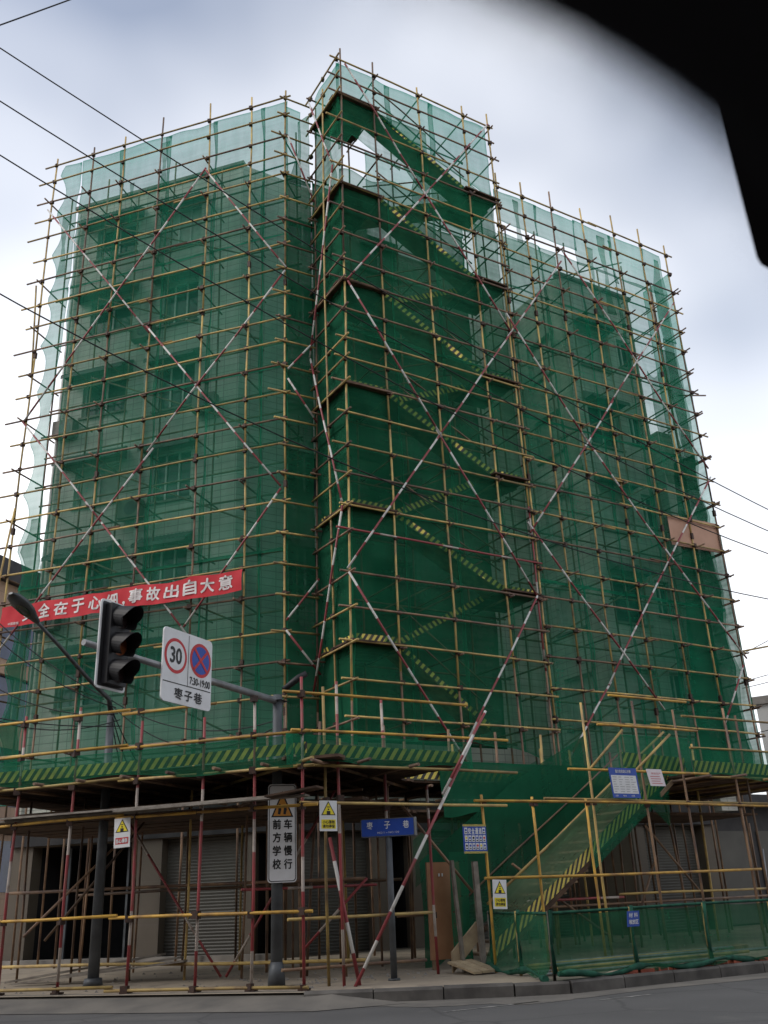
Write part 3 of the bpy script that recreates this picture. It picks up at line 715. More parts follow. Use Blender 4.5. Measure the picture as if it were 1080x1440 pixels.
def toe(par, a, b, h, m=M_STRIPE, th=0.018):
    """striped board on edge from a to b"""
    a, b = V(a)+V((0, 0, jit(0.015))), V(b)+V((0, 0, jit(0.025))); x = b-a; n = V((x.y, -x.x, 0)).normalized(); mb = MB(); h *= random.uniform(0.9, 1.08)
    l = x.length; u = V((0, 0, h))
    mb.face([a, b, b+u, a+u], [(0, 0), (l, 0), (l, h), (0, h)])
    k = -n*th
    mb.face([b+k, a+k, a+k+u, b+k+u], [(l, 0), (0, 0), (0, h), (l, h)])
    mb.face([a, a+k, b+k, b]); mb.face([a+u, b+u, b+k+u, a+k+u]); mb.face([a, a+u, a+k+u, a+k]); mb.face([b, b+k, b+k+u, b+u])
    return mb.build('toe_board', m, par)
zl = [24.25, 20.75, 17.33, 14.04, 10.52, 7.0]; zr = [22.48, 19.02, 15.51, 12.3, 8.84, 5.2]
for i in range(6):
    planks(tw, RF, -0.06, 1.42, -0.1, 1.7, zl[i], M_DARKWOOD)
    toe(tw, RF(0.14, 0.115, zl[i]+0.06), RF(1.34, 0.115, zl[i]+0.06), 0.18)
    toe(tw, RF(0.115, 1.7, zl[i]+0.06), RF(0.115, 0.14, zl[i]+0.06), 0.18, M_STRIPE_R)
    if i < 5:
        planks(tw, RF, 4.66, 5.95, -0.1, 1.7, zr[i], M_DARKWOOD)
        toe(tw, RF(4.74, 0.115, zr[i]+0.06), RF(5.8, 0.115, zr[i]+0.06), 0.18)
    e = 4.74 if i < 5 else 3.95
    zb = zr[i] if i < 5 else 5.1
    # outer ramp down to the right, inner ramp back down to the left
    for (sa, za, sb, zbb, b0, b1) in ((1.34, zl[i], e, zb, 0.135, 0.85),) + (((4.74, zr[i], 1.34, zl[i+1], 0.92, 1.66),) if i < 5 else ()):
        a, c = RF(sa, b0, za), RF(sb, b0, zbb)
        w = D4*(b1-b0)
        MB().box(a, c-a, w, V((0, 0, 0.045))).build('ramp', M_WOOD, tw)
        for k in range(1, 12):
            q = a.lerp(c, k/12)+V((0, 0, 0.045)); MB().box(q, w, D2*0.05, V((0, 0, 0.03))).build('cleat', M_WOOD, tw)
        toe(tw, a-D4*0.02+V((0, 0, 0.02)), c-D4*0.02+V((0, 0, 0.02)), 0.19)
        for dz in (0.62, 1.15):
            tubeobj('handrail', a+V((0, 0, dz)), c+V((0, 0, dz)), M_RUST, tw, 0.024)

# ------------------------------------------------------------------ safety nets
def wob(s, z, ph): 
    return (0.024*math.sin(3.1*s+ph)*math.sin(1.9*z+2*ph) + 0.010*math.sin(5.3*s+1.7*ph+1.3*z) + 0.007*math.sin(6.0*s-2.9*z+ph) + 0.006*math.sin(2.0*s+7.0*z))
def net(par, P, s0, s1, z0, z1, m, b=0.07, sag=0.05, tie=1.7, ds=0.12, dz=0.2, e0=None, e1=None, zb=None, zt=None, ph=None, name='net_sheet'):
    """cloth sheet tied at every second ledger; e0(z), e1(z) move its side edges, zb(s), zt(s) its hems"""
    ph = random.uniform(0, 6) if ph is None else ph
    ns = max(3, round((s1-s0)/ds)); nz_ = max(3, round((z1-z0)/dz)); mb = MB(); idx = {}
    for j in range(nz_+1):
        for i in range(ns+1):
            u, v = i/ns, j/nz_
            z = z0+(z1-z0)*v
            a = s0 + (e0(z) if e0 else 0); c = s1 + (e1(z) if e1 else 0)
            s = a+(c-a)*u
            zz0 = zb(s) if zb else z0; zz1 = zt(s) if zt else z1
            z = zz0+(zz1-zz0)*v
            bb = b + wob(s, z, ph) + sag*abs(math.sin(math.pi*(z-z0)/tie))
            mb.v.append(P(s, bb, z)); idx[i, j] = (len(mb.v)-1, (s+ph*3, z))
    for j in range(nz_):
        for i in range(ns):
            q = [idx[i, j], idx[i+1, j], idx[i+1, j+1], idx[i, j+1]]
            mb.f.append(tuple(x[0] for x in q)); mb.uv.append([x[1] for x in q]); mb.sm.append(True)
    o = mb.build(name, m, par)
    a_ = o.data.attributes.new('hem', 'FLOAT', 'POINT')
    a_.data.foreach_set('value', [1.0 if i in (0, ns) or j in (0, nz_) else 0.0 for j in range(nz_+1) for i in range(ns+1)])
    return o
GRP = 'nets'
nl = thing('safety_net', 'thin green debris net over the left scaffold with scalloped outer edge and sky showing through', 'safety net', LF(4.3, 0.08, 4.0))
scal = lambda z: -0.02-0.30*abs(math.sin(math.pi*(z-4.2)/1.72))**0.8
cuts = [8.5, 7.62, 5.9, 4.15, 2.45, 0.75, -0.02]
for k in range(6):
    a, c = cuts[k+1], cuts[k]
    for z0, z1 in ((3.95, 9.9), (9.8, 15.4), (15.3, 20.0), (19.9, 25.2)):
        e0 = None; e1 = None
        if k == 0:
            e1 = scal
            e0 = (lambda z: 0.02 + max(0, 0.17*math.sin(math.pi*min(1, max(0, (z-10.6)/8.2)))))
        else:
            e1 = (lambda z: 0.10 + 0.05*math.sin(z*1.3)) if k > 1 else (lambda z: -0.03-max(0, 0.16*math.sin(math.pi*min(1, max(0, (z-10.6)/8.2)))))
        zb = None
        if z1 > 25.1 and k in (2, 3):      # doubled overlaps pinch together near the top
            e1 = lambda z: 0.10+0.12*abs((z-23.2)/1.8)
        net(nl, LF, a, c, z0, z1, M_NET_L, 0.07+0.012*(k % 2), e0=e0, e1=e1)
# doubled dark strip hanging low on the outer end, wrap under the banner
net(nl, LF, 7.75, 8.45, 4.2, 12.0, M_NET_T, 0.13, e1=scal, e0=lambda z: 0.15*math.sin(z*1.1))
for s, z0, z1, w in ((4.25, 22.9, 25.05, 0.3), (5.45, 22.0, 23.6, 0.22), (7.9, 20.5, 23.0, 0.3)):
    net(nl, LF, s, s+w, z0, z1, M_NET_T, 0.11, e0=lambda z, zz=(z0+z1)/2: 0.10-0.10*abs(z-zz), e1=lambda z, zz=(z0+z1)/2: -0.10+0.10*abs(z-zz), ds=0.05)
nr_ = thing('safety_net', 'dark green net across the narrow recess beside the scaffold tower', 'safety net', RF(-0.45, 1.8, 4.0))
net(nr_, RF, -0.9, -0.02, 4.0, 22.2, M_NET_D, 1.82, ds=0.1)
net(nr_, RF, -0.9, -0.35, 21.9, 25.0, M_NET_L, 1.82, ds=0.08)
net(nr_, RF, -0.42, -0.02, 22.0, 25.0, M_NET_T, 1.85, ds=0.06, e0=lambda z: -0.35*max(0, (23.6-z)/1.6), zt=lambda s: 25.0+min(0, s*1.2+0.1))
PSD = lambda s, b, z: RF(b, s, z)
ns_ = thing('safety_net', 'bright green net on the narrow side of the scaffold tower', 'safety net', RF(0.05, 0.9, 4.0))
net(ns_, PSD, 0.03, 1.72, 4.7, 13.0, M_NET_D, 0.07, ds=0.09, zb=lambda s: 4.6+0.25*s)
net(ns_, PSD, 0.03, 1.72, 12.9, 20.9, M_NET_D, 0.075, ds=0.09)
net(ns_, PSD, 0.03, 1.72, 20.85, 24.3, M_NET_T, 0.07, ds=0.09)
net(ns_, PSD, 0.6, 1.72, 20.85, 24.3, M_NET_T, 0.12, ds=0.09, e0=lambda z: 0.15*math.sin(2*z))
net(ns_, PSD, 0.03, 1.72, 24.2, 25.66, M_NET_L, 0.07, ds=0.09)
nt_f = thing('safety_net', 'heavy dark green net on the tower front with a torn opening near the top', 'safety net', RF(2.9, 0.08, 4.6))
for a, c in ((0.04, 1.75), (1.68, 3.4), (3.3, 5.0), (4.9, 5.82)):
    hem = (lambda s: 4.95-0.16*max(0, s-2.8)+0.05*math.sin(3*s)) if a > 0.1 else (lambda s: 4.75)
    net(nt_f, RF, a, c, 4.8, 10.6, M_NET_T, 0.075, zb=hem, sag=0.03)
    net(nt_f, RF, a, c, 10.5, 15.9, M_NET_T, 0.08, sag=0.03)
    net(nt_f, RF, a, c, 15.8, 20.95, M_NET_T, 0.075, sag=0.03)
net(nt_f, RF, 2.0, 5.82, 22.2, 24.4, M_NET_L, 1.8, sag=0.05); net(nt_f, RF, 3.4, 5.82, 21.0, 22.4, M_NET_T, 0.13, sag=0.04)
net(nt_f, RF, 2.6, 5.82, 20.8, 22.9, M_NET_T, 0.08, sag=0.03, zt=lambda s: 23.6-(s-2.95)*0.35, e0=lambda z: 0.3*max(0, z-21.4))
net(nt_f, RF, 0.04, 3.3, 22.6, 24.25, M_NET_T, 0.085, sag=0.02, zb=lambda s: (22.75-0.42*(s-0.9)+(-1.9*max(0, 0.5-s)**0.8) if s < 2.2 else 22.55-0.9*(s-2.2)), ds=0.07)
net(nt_f, RF, 0.04, 3.2, 20.85, 21.2, M_NET_L, 0.08, sag=0.0, ds=0.08, zt=lambda s: 21.35+0.12*math.sin(4*s)+0.12*s)
for a, c in ((0.04, 1.9), (1.8, 3.55), (3.45, 5.7)):
    net(nt_f, RF, a, c, 24.1, 25.66, M_NET_L, 0.075, zb=(lambda s: 24.2-0.36*max(0, s-1.3)), e1=lambda z: 0.1)
net(nt_f, RF, 0.05, 5.8, 5.0, 13.0, M_NET_D, 1.86, sag=0.04, ds=0.2); net(nt_f, RF, 0.05, 5.8, 12.9, 22.3, M_NET_D, 1.86, sag=0.04, ds=0.2)  # back sheets added to make the tower interior evenly dark
nw = thing('safety_net', 'green net over the right scaffold with a ragged curling outer edge', 'safety net', RF(9.9, 0.08, 4.2))
rsc = lambda z: -0.04-0.2*abs(math.sin(math.pi*(z-4.9)/2.55))**0.9 if z < 15 else -0.14
cutr = [5.9, 7.6, 9.3, 11.0, 12.6, 13.74]
for k in range(5):
    a, c = cutr[k], cutr[k+1]
    for z0, z1 in ((4.1, 9.4), (9.3, 14.6), (14.5, 19.3), (19.2, 21.35), (21.75 if k < 2 else 21.2, 23.09)):
        m = M_NET_R if (k < 4 and z1 < 20) or z1 < 14 else M_NET_L
        e1 = rsc if k == 4 else (lambda z: 0.1+0.06*math.sin(1.1*z))
        e0 = None
        if k == 4 and z1 > 18 and z1 < 22: e0 = lambda z: 0.35
        net(nw, RF, a, c, z0, z1, m, 0.07+0.012*(k % 2), e1=e1, e0=e0)
net(nw, RF, 11.9, 13.72, 4.3, 14.8, M_NET_D, 0.15, e1=rsc, e0=lambda z: 0.12*z-1.2, zt=lambda s: 14.9-0.5*abs(13.6-s))
net(nw, RF, 12.0, 12.95, 13.5, 18.3, M_NET_T, 0.16, e1=lambda z: 0.1*math.sin(2.3*z), zt=lambda s: 17.9+0.35*math.sin(5*s))
net(nw, RF, 12.9, 13.72, 13.5, 18.9, M_NET_T, 0.17, e1=rsc)
net(nw, RF, 13.0, 13.7, 9.0, 22.9, M_NET_T, 0.14, e1=rsc, e0=lambda z: 0.1*math.sin(z*1.7)+0.25*max(0, (z-19)/4))
for s, z0, z1, w in ((6.7, 21.2, 23.0, 0.28), (10.5, 19.6, 22.9, 0.3), (9.9, 19.3, 22.2, 0.25), (11.0, 21.0, 22.9, 0.2)):
    net(nw, RF, s, s+w, z0, z1, M_NET_T, 0.12, e0=lambda z, zz=(z0+z1)/2: 0.08-0.08*abs(z-zz), e1=lambda z, zz=(z0+z1)/2: -0.08+0.08*abs(z-zz), ds=0.05)
# an inner net hung on the building side, and the end return
ni = thing('safety_net', 'inner green net hung against the stair core behind the right scaffold', 'safety net', RF(7.6, 1.3, 12.0))
net(ni, RF, 6.0, 9.6, 14.0, 22.6, M_NET_T, 1.4, sag=0.06, zt=lambda s: 22.9-0.04*s)
ne = thing('safety_net', 'green net closing the far end of the right scaffold', 'safety net', RF(13.8, 0.7, 4.4))
PEN = lambda s, b, z: RF(14.02+b*0.3, s, z)
net(ne, PEN, 0.1, 2.3, 4.3, 12.0, M_NET_D, 0.0, e1=lambda z: -0.3+0.3*math.sin(z)); net(ne, PEN, 0.15, 1.5, 11.9, 22.5, M_NET_R, 0.0)

# ------------------------------------------------------------------ walkway canopy over the pavement
cl = thing('walkway_canopy', 'low tube canopy with red and white posts and yellow rails along the left pavement', 'walkway canopy', OL(2.7, 1.5, PZ))
for s, h, m in ((-0.03, 4.8, M_BAND2), (0.82, 4.45, M_BAND2), (1.76, 4.3, M_BAND2), (2.95, 4.35, M_BAND2), (4.2, 4.7, M_BAND2), (5.32, 4.65, M_BAND2), (6.6, 4.6, M_RUST)):
    tubeobj('post', OL(s, 0, PZ), OL(s-jit(0.02), 0, h), m, cl, 0.025)
    MB().cbox(OL(s, 0, PZ+0.02), D1*0.15, B1*0.15, V((0, 0, 0.03))).build('base_plate', M_COUP, cl)
    for b in (2.4, 4.6): tubeobj('post', OL(s+0.3+jit(0.12), b+jit(0.1), PZ), OL(s+0.3, b, 4.0), M_RUST if s != 2.95 else M_YEL, cl, 0.024)
cpn = Coup()
for z, e, m in ((4.5, 1.5, M_BRIGHT), (3.9, -0.2, M_BRIGHT), (3.36, -0.25, M_YEL), (2.76, -0.3, M_BRIGHT), (1.23, -0.2, M_BRIGHT), (PZ+0.05, -0.12, M_YEL)):
    tubeobj('rail', OL(e, -0.06, z), OL(3.3, -0.06, z+jit(0.02)), m, cl, 0.025); tubeobj('rail', OL(3.15, -0.075, z+0.05), OL(7.4, -0.06, z+jit(0.03)), m, cl, 0.025)
    for s in (-0.03, 0.82, 1.76, 2.95, 4.2, 5.32): cpn.at(OL(s, -0.04, z), D1)
for b in (2.4, 4.6):
    for z in (1.7, 3.2): tubeobj('rail', OL(-0.2, b, z), OL(7.2, b, z+jit(0.05)), M_RUST, cl)
tubeobj('rail', OL(-0.2, 2.3, 0.42), OL(7.2, 2.3, 0.45), M_YEL, cl)
for k in range(9): tubeobj('joist', OL(-0.3+k*0.85, -0.3, 3.41), OL(-0.3+k*0.85, 5.2, 3.43+jit(0.03)), M_RUST, cl)
planks(cl, OL, -0.6, 7.8, 0.05, 5.2, 3.47, M_DARKWOOD, w=0.3)
toe(cl, OL(7.8, 0.0, 3.52), OL(3.5, 0.0, 3.52), 0.19); toe(cl, OL(3.5, 0.0, 3.52), OL(-0.1, 0.0, 3.55), 0.19)
planks(cl, OL, -0.6, 7.8, 1.15, 5.2, 2.9, M_DARKWOOD, w=0.35)
for b, s0, s1, z in ((-0.1, 7.2, 2.2, 2.82), (-0.32, 3.2, -0.2, 2.84), (-0.2, 5.5, 0.4, 2.87)):
    a = OL(s0, b, z); MB().box(a, OL(s1, b, z+0.03)-a, B1*0.18, V((0, 0, 0.03))).build('plank', M_GREYWOOD, cl)
a = OL(0.35, -0.62, 2.86); MB().box(a, OL(-0.4, -0.35, 2.98)-a, B1*0.3, V((0, 0, 0.03))).build('plank', M_DARKWOOD, cl)
for a, b in (((2.5, 2.3, PZ+0.05), (4.6, 2.3, 3.0)), ((2.4, 2.3, PZ+0.05), (0.3, 2.3, 3.2)), ((0.9, 2.2, 0.6), (-0.3, 2.2, 1.7)), ((5.4, 0.6, 1.0), (4.6, 2.2, 2.6)), ((5.7, 1.6, 0.9), (4.2, 2.3, 2.9))):
    brace(cl, OL(*a), OL(*b), M_RUST if a[1] < 2 else M_BAND2, 0.024)
cpn.build(cl)
cr_ = thing('walkway_canopy', 'yellow railed tube canopy around the entrance stair on the right pavement', 'walkway canopy', OR(6, 1.5, PZ))
cpn = Coup()
for s, b, h, m in ((0.62, 0.35, 4.75, M_YEL), (0.75, 0.1, 4.8, M_BAND2), (2.15, 1.0, 4.8, M_BAND2), (2.5, 1.6, 4.8, M_RUST), (2.85, 0.7, 3.2, M_BAND2), (3.53, 0, 2.98, M_BRIGHT), (4.66, 0, 2.96, M_BRIGHT), (5.95, 0, 2.95, M_BRIGHT), (6.25, 0.15, 4.8, M_YEL),
                 (7.55, 0.05, 4.9, M_RUST), (8.75, 0.1, 4.8, M_RUST), (10.2, 0, 4.9, M_RUST), (10.75, 0.15, 4.8, M_RUST), (12.2, 0.1, 5.2, M_RUST), (13.5, 0.1, 5.2, M_RUST)):
    tubeobj('post', OR(s, b, PZ), OR(s-0.03, b, h), m, cr_, 0.025); cpn.at(OR(s, b, 2.87), D2)
for s in (1.5, 3.0, 4.5, 6.0, 7.2, 8.4, 9.6, 10.8, 12.0):
    for b in (2.6, 4.3):
        tubeobj('post', OR(s+jit(0.2), b, PZ), OR(s+jit(0.2), b, 4.6), M_RUST if random.random() < 0.7 else M_YEL, cr_)
for s0, s1, z, b, m in ((-0.35, 3.3, 4.53, -0.06, M_BRIGHT), (-0.2, 4.15, 3.92, -0.06, M_BRIGHT), (-0.1, 4.3, 3.38, -0.06, M_YEL), (-0.05, 4.0, 2.8, -0.06, M_YEL), (3.3, 13.8, 2.87, -0.06, M_BRIGHT), (5.0, 11.2, 2.95, 0.1, M_YEL),
                        (3.4, 10.4, 1.61, -0.06, M_BRIGHT), (-0.05, 2.6, 1.12, 0.4, M_YEL), (0.0, 2.7, 1.6, 2.4, M_BAND2), (3.0, 13.8, 1.05, 2.2, M_RUST), (5.5, 9.3, 3.47, -0.08, M_BRIGHT), (9.0, 13.8, 3.42, -0.05, M_YEL),
                        (6.4, 9.2, 4.35, -0.05, M_BRIGHT), (6.8, 9.0, 4.95, -0.05, M_BRIGHT), (8.8, 13.8, 4.65, -0.05, M_YEL), (8.9, 13.8, 4.0, -0.05, M_YEL), (-0.1, 2.5, 0.42, 0.5, M_RUST), (5.5, 8.0, 1.2, 1.5, M_BAND2), (7.9, 12.5, 1.25, 1.5, M_YEL)):
    tubeobj('rail', OR(s0, b, z), OR(s1, b, z+jit(0.02)), m, cr_, 0.025)
for s in range(14):
    if 3 <= s <= 8: tubeobj('joist', OR(s, 2.3, 3.41), OR(s, 5.2, 3.43), M_RUST, cr_)
    else: tubeobj('joist', OR(s, -0.3-random.random()*0.2, 3.42+jit(0.03)), OR(s, 5.2, 3.43), M_YEL if random.random() < 0.4 else M_RUST, cr_)
planks(cr_, OR, -0.3, 3.1, 0.05, 5.0, 3.47, M_DARKWOOD, w=0.3); planks(cr_, OR, 3.1, 9.0, 2.4, 5.0, 3.47, M_DARKWOOD, w=0.3); planks(cr_, OR, 9.0, 14.2, 0.05, 5.0, 3.47, M_DARKWOOD, w=0.3)
planks(cr_, OR, -0.3, 3.0, 1.4, 5.0, 2.92, M_DARKWOOD, w=0.35); planks(cr_, OR, 3.0, 13.8, 2.5, 5.0, 2.92, M_DARKWOOD, w=0.35)
toe(cr_, OR(-0.1, 0.0, 3.53), OR(3.1, 0.0, 3.53), 0.19); toe(cr_, OR(9.0, 0.02, 3.53), OR(13.9, 0.02, 3.5), 0.24); toe(cr_, OR(7.6, 0.6, 3.66), OR(9.4, 0.6, 3.62), 0.3)
toe(cr_, OR(3.1, 2.35, 3.53), OR(9.0, 2.35, 3.53), 0.2)
for a, b in (((2.6, 1.2, 2.9), (3.6, 0.6, 1.4)), ((5.6, 2.0, 1.9), (7.9, 2.0, 0.5)), ((8.7, 2.0, 0.6), (9.6, 2.0, 2.0)), ((9.2, 1.8, 2.6), (10.6, 1.8, 1.2)), ((7.3, -0.02, 3.5), (8.4, -0.02, 4.25)), ((6.2, 0.1, 3.5), (7.2, 0.1, 4.3))):
    brace(cr_, OR(*a), OR(*b), M_YEL if a[2] > 3 else M_RUST, 0.026)
cpn.build(cr_)
cn = thing('safety_net', 'green net skirt draped along the striped edge of the left walkway canopy', 'safety net', OL(3.5, -0.05, 3.4))
net(cn, OL, 0.1, 7.8, 3.42, 3.85, M_NET_T, -0.085, sag=0.02, ds=0.14, dz=0.08, zb=lambda s: 3.42+0.05*math.sin(2.3*s)-0.1*max(0, math.sin(0.9*s+1)))
cn3 = thing('safety_net', 'green net draped over the striped canopy edge beside the entrance stair', 'safety net', OR(3, -0.05, 3.4))
net(cn3, OR, -0.3, 3.3, 3.4, 3.86, M_NET_T, -0.085, sag=0.02, ds=0.14, dz=0.08, zb=lambda s: 3.4+0.05*math.sin(2.9*s)); net(cn3, OR, 8.9, 14.0, 3.4, 4.0, M_NET_T, -0.085, sag=0.03, ds=0.14, dz=0.08, zb=lambda s: 3.42+0.06*math.sin(2.1*s)); net(cn3, OR, 7.4, 9.5, 3.5, 4.3, M_NET_T, 0.5, sag=0.03)
cn2 = thing('safety_net', 'loose green net hung behind the entrance stair under the tower', 'safety net', OR(5, 2.5, 1.6))
net(cn2, OR, 4.2, 9.2, 2.9, 3.9, M_NET_D, 2.2, sag=0.08, zb=lambda s: 2.85+0.06*math.sin(4*s)); net(cn2, OR, 3.55, 3.95, 0.3, 2.1, M_NET_D, 1.2, sag=0.05, ds=0.06)

# long raker from the tower to the kerb, and a tube leaning beside it
thing_mesh('raking_shore', MB().pipe([OR(3.3, -0.17, 3.95), OR(0.82, -0.12, PZ)], 0.028, 8), M_BAND, 'long red and white raking tube running from the tower foot down to the pavement', 'raking tube', OR(0.82, -0.12, PZ))
thing_mesh('raking_shore', MB().pipe([OR(2.55, -0.2, 2.95), OR(3.55, -0.26, 4.4)], 0.027, 8), M_BAND, 'short red and white tube spliced along the top of the raking tube', 'raking tube', OR(2.55, -0.2, 2.95))
thing_mesh('leaning_tube', MB().pipe([OR(0.96, 0.0, PZ), OR(0.62, 0.25, 2.3)], 0.03, 8), M_BAND, 'short red and white tube leaning up behind the street name sign', 'tube', OR(0.96, 0, PZ))

# ------------------------------------------------------------------ entrance stair
es = thing('access_stair', 'netted timber stair with green and yellow striped skirt climbing to the canopy deck', 'stair', OR(6.5, 1.4, PZ))
b0, b1 = 0.8, 2.0
S0, S1 = OR(4.0, b0, 0.25), OR(9.05, b0, 3.5)
wv = D4*(b1-b0)
nst = 17
for k in range(nst):
    p = S0.lerp(S1, (k+0.5)/nst)
    MB().box(p, D2*0.27, wv, V((0, 0, 0.04))).build('step', M_WOOD, es)
for o in (V((0, 0, 0)), wv):
    a = S0+o-D4*(0.03 if o.length < 0.1 else -0.03); d = S1-S0
    m = MB(); u = V((0, 0, 0.2)); k = D4*0.03
    m.box(a-u*0.5, d, k, u*0.52); m.build('stringer', M_DARKWOOD, es)
t1 = toe(es, S0-D4*0.05+V((0, 0, 0.03)), S1-D4*0.05+V((0, 0, 0.0)), 0.25)
for o, zs in ((-D4*0.06, (0.95,)), (wv+D4*0.06, (0.75,))):
    for zz in zs:
        tubeobj('handrail', S0+o+V((0, 0, zz)), S1+o+V((0, 0, zz)), M_YEL if zz > 0.9 else M_RUST, es, 0.026 if zz > 0.9 else 0.018)
dS = S1-S0
def stair_net(off, z0, z1, m, t0=0.0, t1_=1.0, ph=1.0, top=None):
    mb = MB(); n = 40; rows = 8; idx = {}
    for j in range(rows+1):
        for i in range(n+1):
            t = t0+(t1_-t0)*i/n; zt_ = z1 if top is None else top(t)
            p = S0+dS*t+off+D4*(0.03*math.sin(9*t+j*0.7+ph)+0.015*math.sin(31*t+ph))+V((0, 0, z0+(zt_-z0)*j/rows))
            mb.v.append(p); idx[i, j] = (len(mb.v)-1, (t*5, j*0.2))
    for j in range(rows):
        for i in range(n):
            q = [idx[i, j], idx[i+1, j], idx[i+1, j+1], idx[i, j+1]]
            mb.f.append(tuple(x[0] for x in q)); mb.uv.append([x[1] for x in q]); mb.sm.append(True)
    return mb.build('side_net', m, es)
stair_net(-D4*0.09, 0.28, 0.95, M_NET_P, 0.02, 0.9)
stair_net(-D4*0.10, -0.2, 0.3, M_NET_R, 0.5, 0.97, 2.0)
stair_net(wv+D4*0.1, 0.05, 2.0, M_NET_D, -0.1, 0.8, 3.0, top=lambda t: 2.05-0.75*max(0, t-0.35))
stair_net(wv+D4*0.3, 1.6, 2.4, M_NET_T, -0.1, 0.55, 4.0, top=lambda t: 2.45-1.1*max(0, t-0.1))
p = S1-D4*0.12
MB().face([p-D2*0.9-V((0, 0, 0.5)), p-D2*0.15-V((0, 0, 0.05)), p-D2*0.28-V((0, 0, 1.0))], [(0, 0), (1, 0), (1, 1)]).build('side_net', M_NET_T, es)
MB().box(S1-D2*0.45-D4*0.16-V((0, 0, 0.42)), D2*0.62+V((0, 0, 0.42)), D4*0.05, V((0, 0, 0.09))).build('edge_board', M_WOOD, es)

# entrance: plywood door leaf, timber posts, duck board
dr = thing('door_leaf', 'brown plywood door leaf standing in the scaffold entrance', 'door', OR(3.5, 1.5, PZ))
MB().box(OR(3.25, 1.5, PZ+0.16), D2*0.72, D4*0.04, V((0, 0, 1.62))).build('panel', M_DOOR, dr)
MB().cbox(OR(3.36, 1.47, 1.05), D2*0.03, D4*0.06, V((0, 0, 0.1))).build('handle', M_COUP, dr)
for k in (0, 1): MB().cbox(OR(3.5+0.07*k, 1.49, 1.72), D2*0.025, D4*0.012, V((0, 0, 0.05))).build('label_tag', M_WHITE, dr)
MB().box(OR(3.3, 1.52, PZ), D2*0.06, D4*0.05, V((0, 0, 0.16))).build('foot', M_WOOD, dr)
MB().box(OR(3.85, 1.52, PZ), D2*0.06, D4*0.05, V((0, 0, 0.16))).build('foot', M_WOOD, dr)
def timber(label, a, b, w):
    a, b = V(a), V(b); d = b-a
    thing_mesh('timber_post', MB().box(a, D2*w, D4*0.06, d), M_GREYWOOD, label, 'timber post', a)
timber('thin grey timber upright beside the plywood door', OR(3.27, 0.55, PZ), OR(3.15, 0.55, 1.93), 0.055)
timber('broad grey timber upright at the foot of the entrance stair', OR(3.62, 0.5, PZ), OR(3.58, 0.5, 1.9), 0.1)
db = thing('duck_board', 'sloping plank ramp and upright board at the stair entrance', 'plank ramp', OR(3.3, 0.3, PZ))
for k in range(3):
    a = OR(2.98+0.17*k, -0.15, PZ+0.02+0.005*k); MB().box(a, D2*0.16, D4*0.75+V((0, 0, 0.13)), V((0, 0, 0.035))).build('plank', M_PALEWOOD, db)
MB().box(OR(3.1, 0.62, PZ), D2*0.55+V((0, 0, 0.45)), D4*0.04, V((0, 0, 0.32))).build('plank', M_PALEWOOD, db)

# ------------------------------------------------------------------ netting fence along the kerb
F0, F1_, F2_ = V((1.5, 17.55, PZ)), V((2.16, 15.0, PZ)), V((2.16, 15.0, PZ)) + V((math.sin(rad(59.5)), math.cos(rad(59.5)), 0))*8.0
fe = thing('net_fence', 'low green netting fence on posts along the kerb with bunched lower hem', 'fence', F1_)
def fence_net(a, b, h, n, ph):
    mb = MB(); rows = 9; idx = {}; d = b-a; nn = V((d.y, -d.x, 0)).normalized(); l = d.length
    for j in range(rows+1):
        for i in range(n+1):
            t = i/n; x = t*l
            sagz = -0.03*abs(math.sin(math.pi*x/1.75))
            zz = 0.06+(h+sagz-0.06)*j/rows + (0.04*math.sin(5*x+ph) if j == 0 else 0)
            p = a+d*t+nn*(0.03*math.sin(2.2*x+ph+j*0.5)+0.02*math.sin(6.1*x+j)+0.12*max(0, 1-j/2.5))+V((0, 0, zz))
            mb.v.append(p); idx[i, j] = (len(mb.v)-1, (x, zz))
    for j in range(rows):
        for i in range(n):
            q = [idx[i, j], idx[i+1, j], idx[i+1, j+1], idx[i, j+1]]
            mb.f.append(tuple(x[0] for x in q)); mb.uv.append([x[1] for x in q]); mb.sm.append(True)
    mb.build('net_sheet', M_NET_F, fe)
fence_net(F0, F1_, 0.93, 24, 0.5); fence_net(F1_, F2_, 0.9, 70, 1.7)
for a, b in ((F0, F1_), (F1_, F2_)):
    d = b-a; n = round(d.length/1.75)
    for k in range(n+1):
        p = a+d*k/n; tubeobj('post', p, p+V((0, 0, 0.93)), M_YEL if k else M_GREYWOOD, fe, 0.026)
        m = MB(); m.pipe([p+V((0.02, -0.02, 0.1)), p+V((0.0, -0.03, 0.5)), p+V((0.03, -0.02, 0.95))], [0.036, 0.02, 0.03], 7); m.build('bunched_net', M_NETROLL, fe)
    tubeobj('top_rail', a+V((0, 0, 0.9)), b+V((0, 0, 0.9)), M_NETROLL, fe, 0.022)
    # gathered hem lying on the kerb
    nn = V((d.y, -d.x, 0)).normalized(); pts = []; rs = []; m = 40
    for k in range(m+1):
        x = d.length*k/m; pts.append(a+d*k/m+nn*(0.1+0.05*math.sin(2.7*x))+V((0, 0, 0.07+0.035*math.sin(3.9*x+1)))); rs.append(0.035+0.016*math.sin(5.3*x)+0.008*math.sin(13*x))
    MB().pipe(pts, rs, 8).build('hem_bundle', M_NETROLL, fe)
